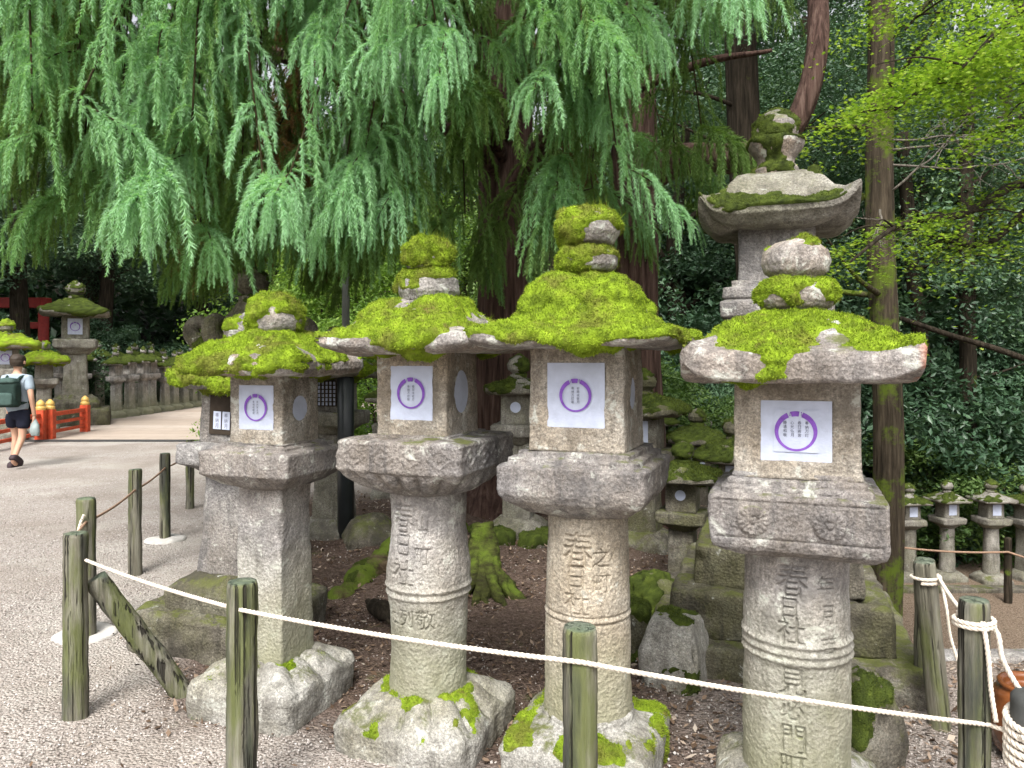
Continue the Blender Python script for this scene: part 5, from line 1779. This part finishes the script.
def maple():
    rg = np.random.default_rng(61)
    base = np.array((4.55, 6.1, 0.0))
    t = thing('maple_tree', 'maple leaning in from the right with flat layers of bright yellow green leaves', 'tree', base)
    base[2] = float(H(base[0], base[1])); t.location = base
    V, F = trunk_mesh('trunk', [(0, 0, -.4), (-.05, 0, 1.5), (-.25, -.1, 3.2), (-.35, -.2, 5.5)], [.19, .15, .12, .05], M['dark_bark'], 20, 9, .08)
    link('trunk', mesh_np('trunk', V, F, M['dark_bark']), t)
    bag, br = Bag(), []
    def layer(pts, wid, n, size, thick=.05, z0=None, r0=.05, twigs=9):
        P = spline([p - base for p in pts], 10)
        V, F = tube(P, np.linspace(r0, .008, len(P)), 9)
        b = Bag(); b.add(V, F)
        s0 = len(P) // 3
        idx = rg.integers(s0, len(P), n)
        c = P[idx] + rg.normal(0, 1, (n, 3)) * (wid, wid * .8, thick)
        c[:, 2] -= .10 * (np.linalg.norm((c - P[idx])[:, :2], axis=1) / wid) ** 2 * .6
        cl = fbm(c, 2.4, 3, 7)
        c = c[cl > -.30]
        V, F, T = maple_leaves(c, size, rg)
        bag.add(V, F, 0, T)
        for k in range(twigs):
            j = rg.integers(s0, len(P) - 1)
            e = P[j] + np.array((rg.normal(0, wid), rg.normal(0, wid * .8), rg.normal(-.05, .05)))
            V, F = tube(spline([P[j], (P[j] + e) / 2 + (0, 0, .05), e], 5), np.linspace(.010, .003, 11), 5)
            b.add(V, F)
        link('limb', b.mesh('limb', M['dark_bark']), t)
    B = lambda *a: at(*a)
    tz = lambda z: base + np.array((-.2, -.1, z))
    layer([tz(2.9), B(1040, 195, 5.8), B(960, 215, 5.4), B(900, 225, 5.1), B(850, 262, 4.9)], .24, 3200, .022, .03)
    layer([tz(2.4), B(1050, 215, 6.0), B(985, 245, 5.7), B(930, 235, 5.5)], .22, 1400, .022, .025)
    layer([tz(4.3), B(1050, 40, 5.9), B(990, 60, 5.5), B(930, 85, 5.3), B(895, 110, 5.2)], .34, 8000, .023, .05)
    layer([tz(4.6), B(1060, -20, 5.6), B(1010, 20, 5.0), B(960, 70, 4.9)], .34, 7000, .023, .05)
    layer([tz(4.0), B(1060, 90, 5.3), B(1020, 120, 5.0), B(985, 140, 4.9)], .20, 1500, .022, .03)
    layer([tz(4.9), B(1000, -60, 6.2), B(940, -10, 6.0), B(905, 30, 6.0)], .36, 3000, .023, .09)
    link('crown', bag.mesh('crown', M['maple_leaf'], False), t)
maple()

# dark bare branch running across the right wood
def dead_branches():
    t = thing('fallen_branch', 'long thin dark branch slanting through the right wood', 'branch', (0, 0, 0))
    V, F = tube(spline([at(900, 318, 9.5), at(950, 335, 9.3), at(1000, 350, 9.1), at(1060, 372, 9.0)], 8), np.linspace(.03, .04, 25), 8)
    link('stem', mesh_np('stem', V, F, M['dark_bark']), t)
dead_branches()
def bare_twigs():
    rg = np.random.default_rng(5)
    t = thing('bare_branch', 'tangle of bare grey twigs crossing in front of the right wood', 'branch', (0, 0, 0))
    b = Bag()
    def grow(p, d, L, r, lev):
        n = 7
        pts = [p]
        for i in range(n):
            d = d + rg.normal(0, .16, 3); d /= np.linalg.norm(d)
            pts.append(pts[-1] + d * L / n)
        V, F = tube(spline(pts, 3), np.linspace(r, r * .35, 3 * n + 1), 5)
        b.add(V, F)
        if lev:
            for q in range(4):
                i = rg.integers(2, n)
                dd = d + rg.normal(0, .6, 3); dd /= np.linalg.norm(dd)
                grow(pts[i], dd, L * rg.uniform(.35, .6), r * .5, lev - 1)
    for (a, e, L) in (((893, 150, 8.1), (.95, -.2, .05), 1.4), ((893, 165, 8.1), (.9, -.3, -.25), 1.5), ((893, 190, 8.1), (.7, -.4, .45), 1.1), ((893, 140, 8.1), (.85, .1, .3), 1.3), ((880, 210, 8.1), (-.5, -.4, -.6), .7)):
        grow(at(*a), np.array(e), L, .014, 2)
    link('stem', b.mesh('stem', M['twig_grey']), t)
bare_twigs()

# --- background wood
BG = 'dark broadleaf trees of the background wood'
proto = []
for k in range(4):
    pass
tl = 'dark broadleaf tree of the wood behind the lanterns'
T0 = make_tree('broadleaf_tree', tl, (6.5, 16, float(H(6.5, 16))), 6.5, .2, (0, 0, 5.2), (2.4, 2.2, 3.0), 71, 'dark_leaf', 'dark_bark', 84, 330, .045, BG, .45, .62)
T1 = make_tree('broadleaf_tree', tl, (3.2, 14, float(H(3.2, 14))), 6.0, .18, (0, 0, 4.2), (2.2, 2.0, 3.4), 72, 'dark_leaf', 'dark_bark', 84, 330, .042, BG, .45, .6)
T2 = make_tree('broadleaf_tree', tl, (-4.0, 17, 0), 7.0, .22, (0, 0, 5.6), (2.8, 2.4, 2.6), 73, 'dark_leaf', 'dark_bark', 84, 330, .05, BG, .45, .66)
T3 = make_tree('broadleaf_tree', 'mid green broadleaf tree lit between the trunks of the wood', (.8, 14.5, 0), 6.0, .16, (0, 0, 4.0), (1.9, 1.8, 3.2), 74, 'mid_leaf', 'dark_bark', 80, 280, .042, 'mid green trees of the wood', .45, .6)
r2 = random.Random(11)
for (x, y, s) in [(9.5, 15, 1.0), (12.5, 18, 1.2), (8, 20, 1.3), (4.5, 18.5, 1.2), (11, 23, 1.4), (1.5, 27, 1.6), (-2.2, 23, 1.4), (14.5, 14, 1.1),
                  (-6.5, 31, 1.5), (-10, 33, 1.6), (-15.2, 27.5, 1.2), (-14.6, 22, 1.15), (-17, 30, 1.5), (-16.8, 19.5, 1.2), (-13.2, 31.5, 1.4), (-3.5, 33, 1.6), (-18.5, 25, 1.4), (-13.4, 14.2, 1.1), (5.6, 13.4, .9), (7.6, 13.6, .95)]:
    src = r2.choice([T0, T1, T2])
    place(src, (x, y, float(H(x, y)) - .05), r2.uniform(0, 360), s)
for (x, y, s) in [(2.6, 16.5, 1.1), (-1.0, 18.5, 1.2), (9.0, 17.0, 1.0)]:
    place(T3, (x, y, float(H(x, y)) - .05), r2.uniform(0, 360), s)

T4 = make_tree('broadleaf_tree', 'bright green broadleaf tree with backlight in its leaf colour behind the cedar curtain', (-3.3, 15.5, 0), 4.6, .12, (0, 0, 3.2), (1.9, 1.6, 2.2), 75, 'backlit_leaf', 'grey_bark', 70, 280, .042, 'bright green trees behind the cedar', .45, .55)
for (x, y, s) in [(-5.6, 17.5, 1.15), (-1.6, 17.0, 1.1), (5.4, 19.0, 1.3)]:
    place(T4, (x, y, float(H(x, y)) - .05), r2.uniform(0, 360), s)
SG = 'dark evergreen shrubs of the undergrowth'
sl_ = 'dark evergreen shrub in the undergrowth of the wood'
B0 = make_bush(sl_, (7.2, 12.6, float(H(7.2, 12.6))), (1.2, .9, .8), 81, 'dark_leaf', 44, 420, .032, SG)
B1 = make_bush(sl_, (5.6, 13.0, float(H(5.6, 13.0))), (1.0, .9, 1.0), 82, 'dark_leaf', 40, 420, .032, SG)
for (x, y, s, src) in [(8.6, 12.8, 1.0, B1), (6.4, 13.6, 1.3, B0), (8.0, 14.2, 1.4, B0), (4.3, 12.0, .9, B1), (9.6, 13.6, 1.3, B1), (3.4, 10.4, .9, B0), (3.0, 12.6, 1.3, B1), (4.6, 14.6, 1.5, B0), (2.2, 13.6, 1.3, B0), (1.0, 13.2, 1.3, B1), (10.8, 14.5, 1.6, B0),
                       (-13.8, 22.5, 1.5, B0), (-13.9, 25.5, 1.6, B1), (-13.6, 28.0, 1.5, B0), (-14, 19.6, 1.5, B1), (-13.2, 30.2, 1.6, B0), (-9.0, 30.4, 1.6, B1), (-6.5, 30.5, 1.5, B0), (-4.2, 28.5, 1.6, B1), (-14.5, 16.8, 1.5, B0)]:
    place(src, (x, y, float(H(x, y)) - .05), r2.uniform(0, 360), s)
for (x, y, s, src) in [(6.6, 13.3, 2.1, B1), (7.9, 13.0, 1.9, B1), (9.3, 13.2, 2.2, B1), (5.5, 13.6, 2.0, B1), (10.6, 14.4, 2.4, B1), (8.6, 15.0, 2.8, B1), (6.4, 15.4, 2.8, B1), (4.2, 13.6, 2.0, B1), (3.0, 14.6, 2.2, B1)]:
    place(src, (x, y, float(H(x, y)) - .05), r2.uniform(0, 360), s)
BM = make_bush('mid green leafy shrub in the undergrowth right of the cedars', (7.8, 12.0, float(H(7.8, 12.0))), (1.0, .9, .9), 85, 'mid_leaf', 40, 380, .032, 'mid green shrubs of the undergrowth')
for (x, y, s) in [(2.0, 9.6, 1.0), (2.9, 9.2, .8), (8.9, 12.6, 1.5), (1.4, 10.6, 1.2), (6.9, 12.5, 1.4), (10.2, 12.9, 1.6), (5.9, 12.7, 1.2)]:
    place(BM, (x, y, float(H(x, y)) - .05), r2.uniform(0, 360), s)
G0 = make_bush('bright green shrub with backlight in its leaf colour behind the volute lantern', (-3.4, 11.0, 0), (1.1, .9, 1.3), 91, 'backlit_leaf', 36, 300, .034, 'bright green shrubs behind the cedar')
for (x, y, s) in [(-3.6, 13.2, 1.1), (-2.2, 12.5, 1.2), (-3.6, 14.6, 1.6), (-1.2, 11.4, .9)]:
    place(G0, (x, y, 0), r2.uniform(0, 360), s, 'bright green shrub with backlight in its leaf colour behind the cedar curtain')

def far_wood():
    rg = np.random.default_rng(99)
    b = Bag()
    n = 2100
    a = rg.uniform(R(28), R(152), n)
    d = rg.uniform(36, 44, n)
    x, y = d * np.cos(a), d * np.sin(a)
    C = np.stack([x, y, H(x, y) + 10 * rg.random(n) ** 1.35], 1)
    P = (C[:, None] + rg.normal(0, .75, (n, 42, 3))).reshape(-1, 3)
    ti = np.repeat(rg.random(n), 42) * .7 + rg.random(n * 42) * .3
    V, F, T = leaf_quads(P, .24, .5, rg, .4, ti)
    tag(link('far_wood', mesh_np('far_wood', V, [F], M['dark_leaf'], tint=T, smooth=False)), 'far off dark mass of woodland closing the background', 'wood', kind='stuff')
far_wood()
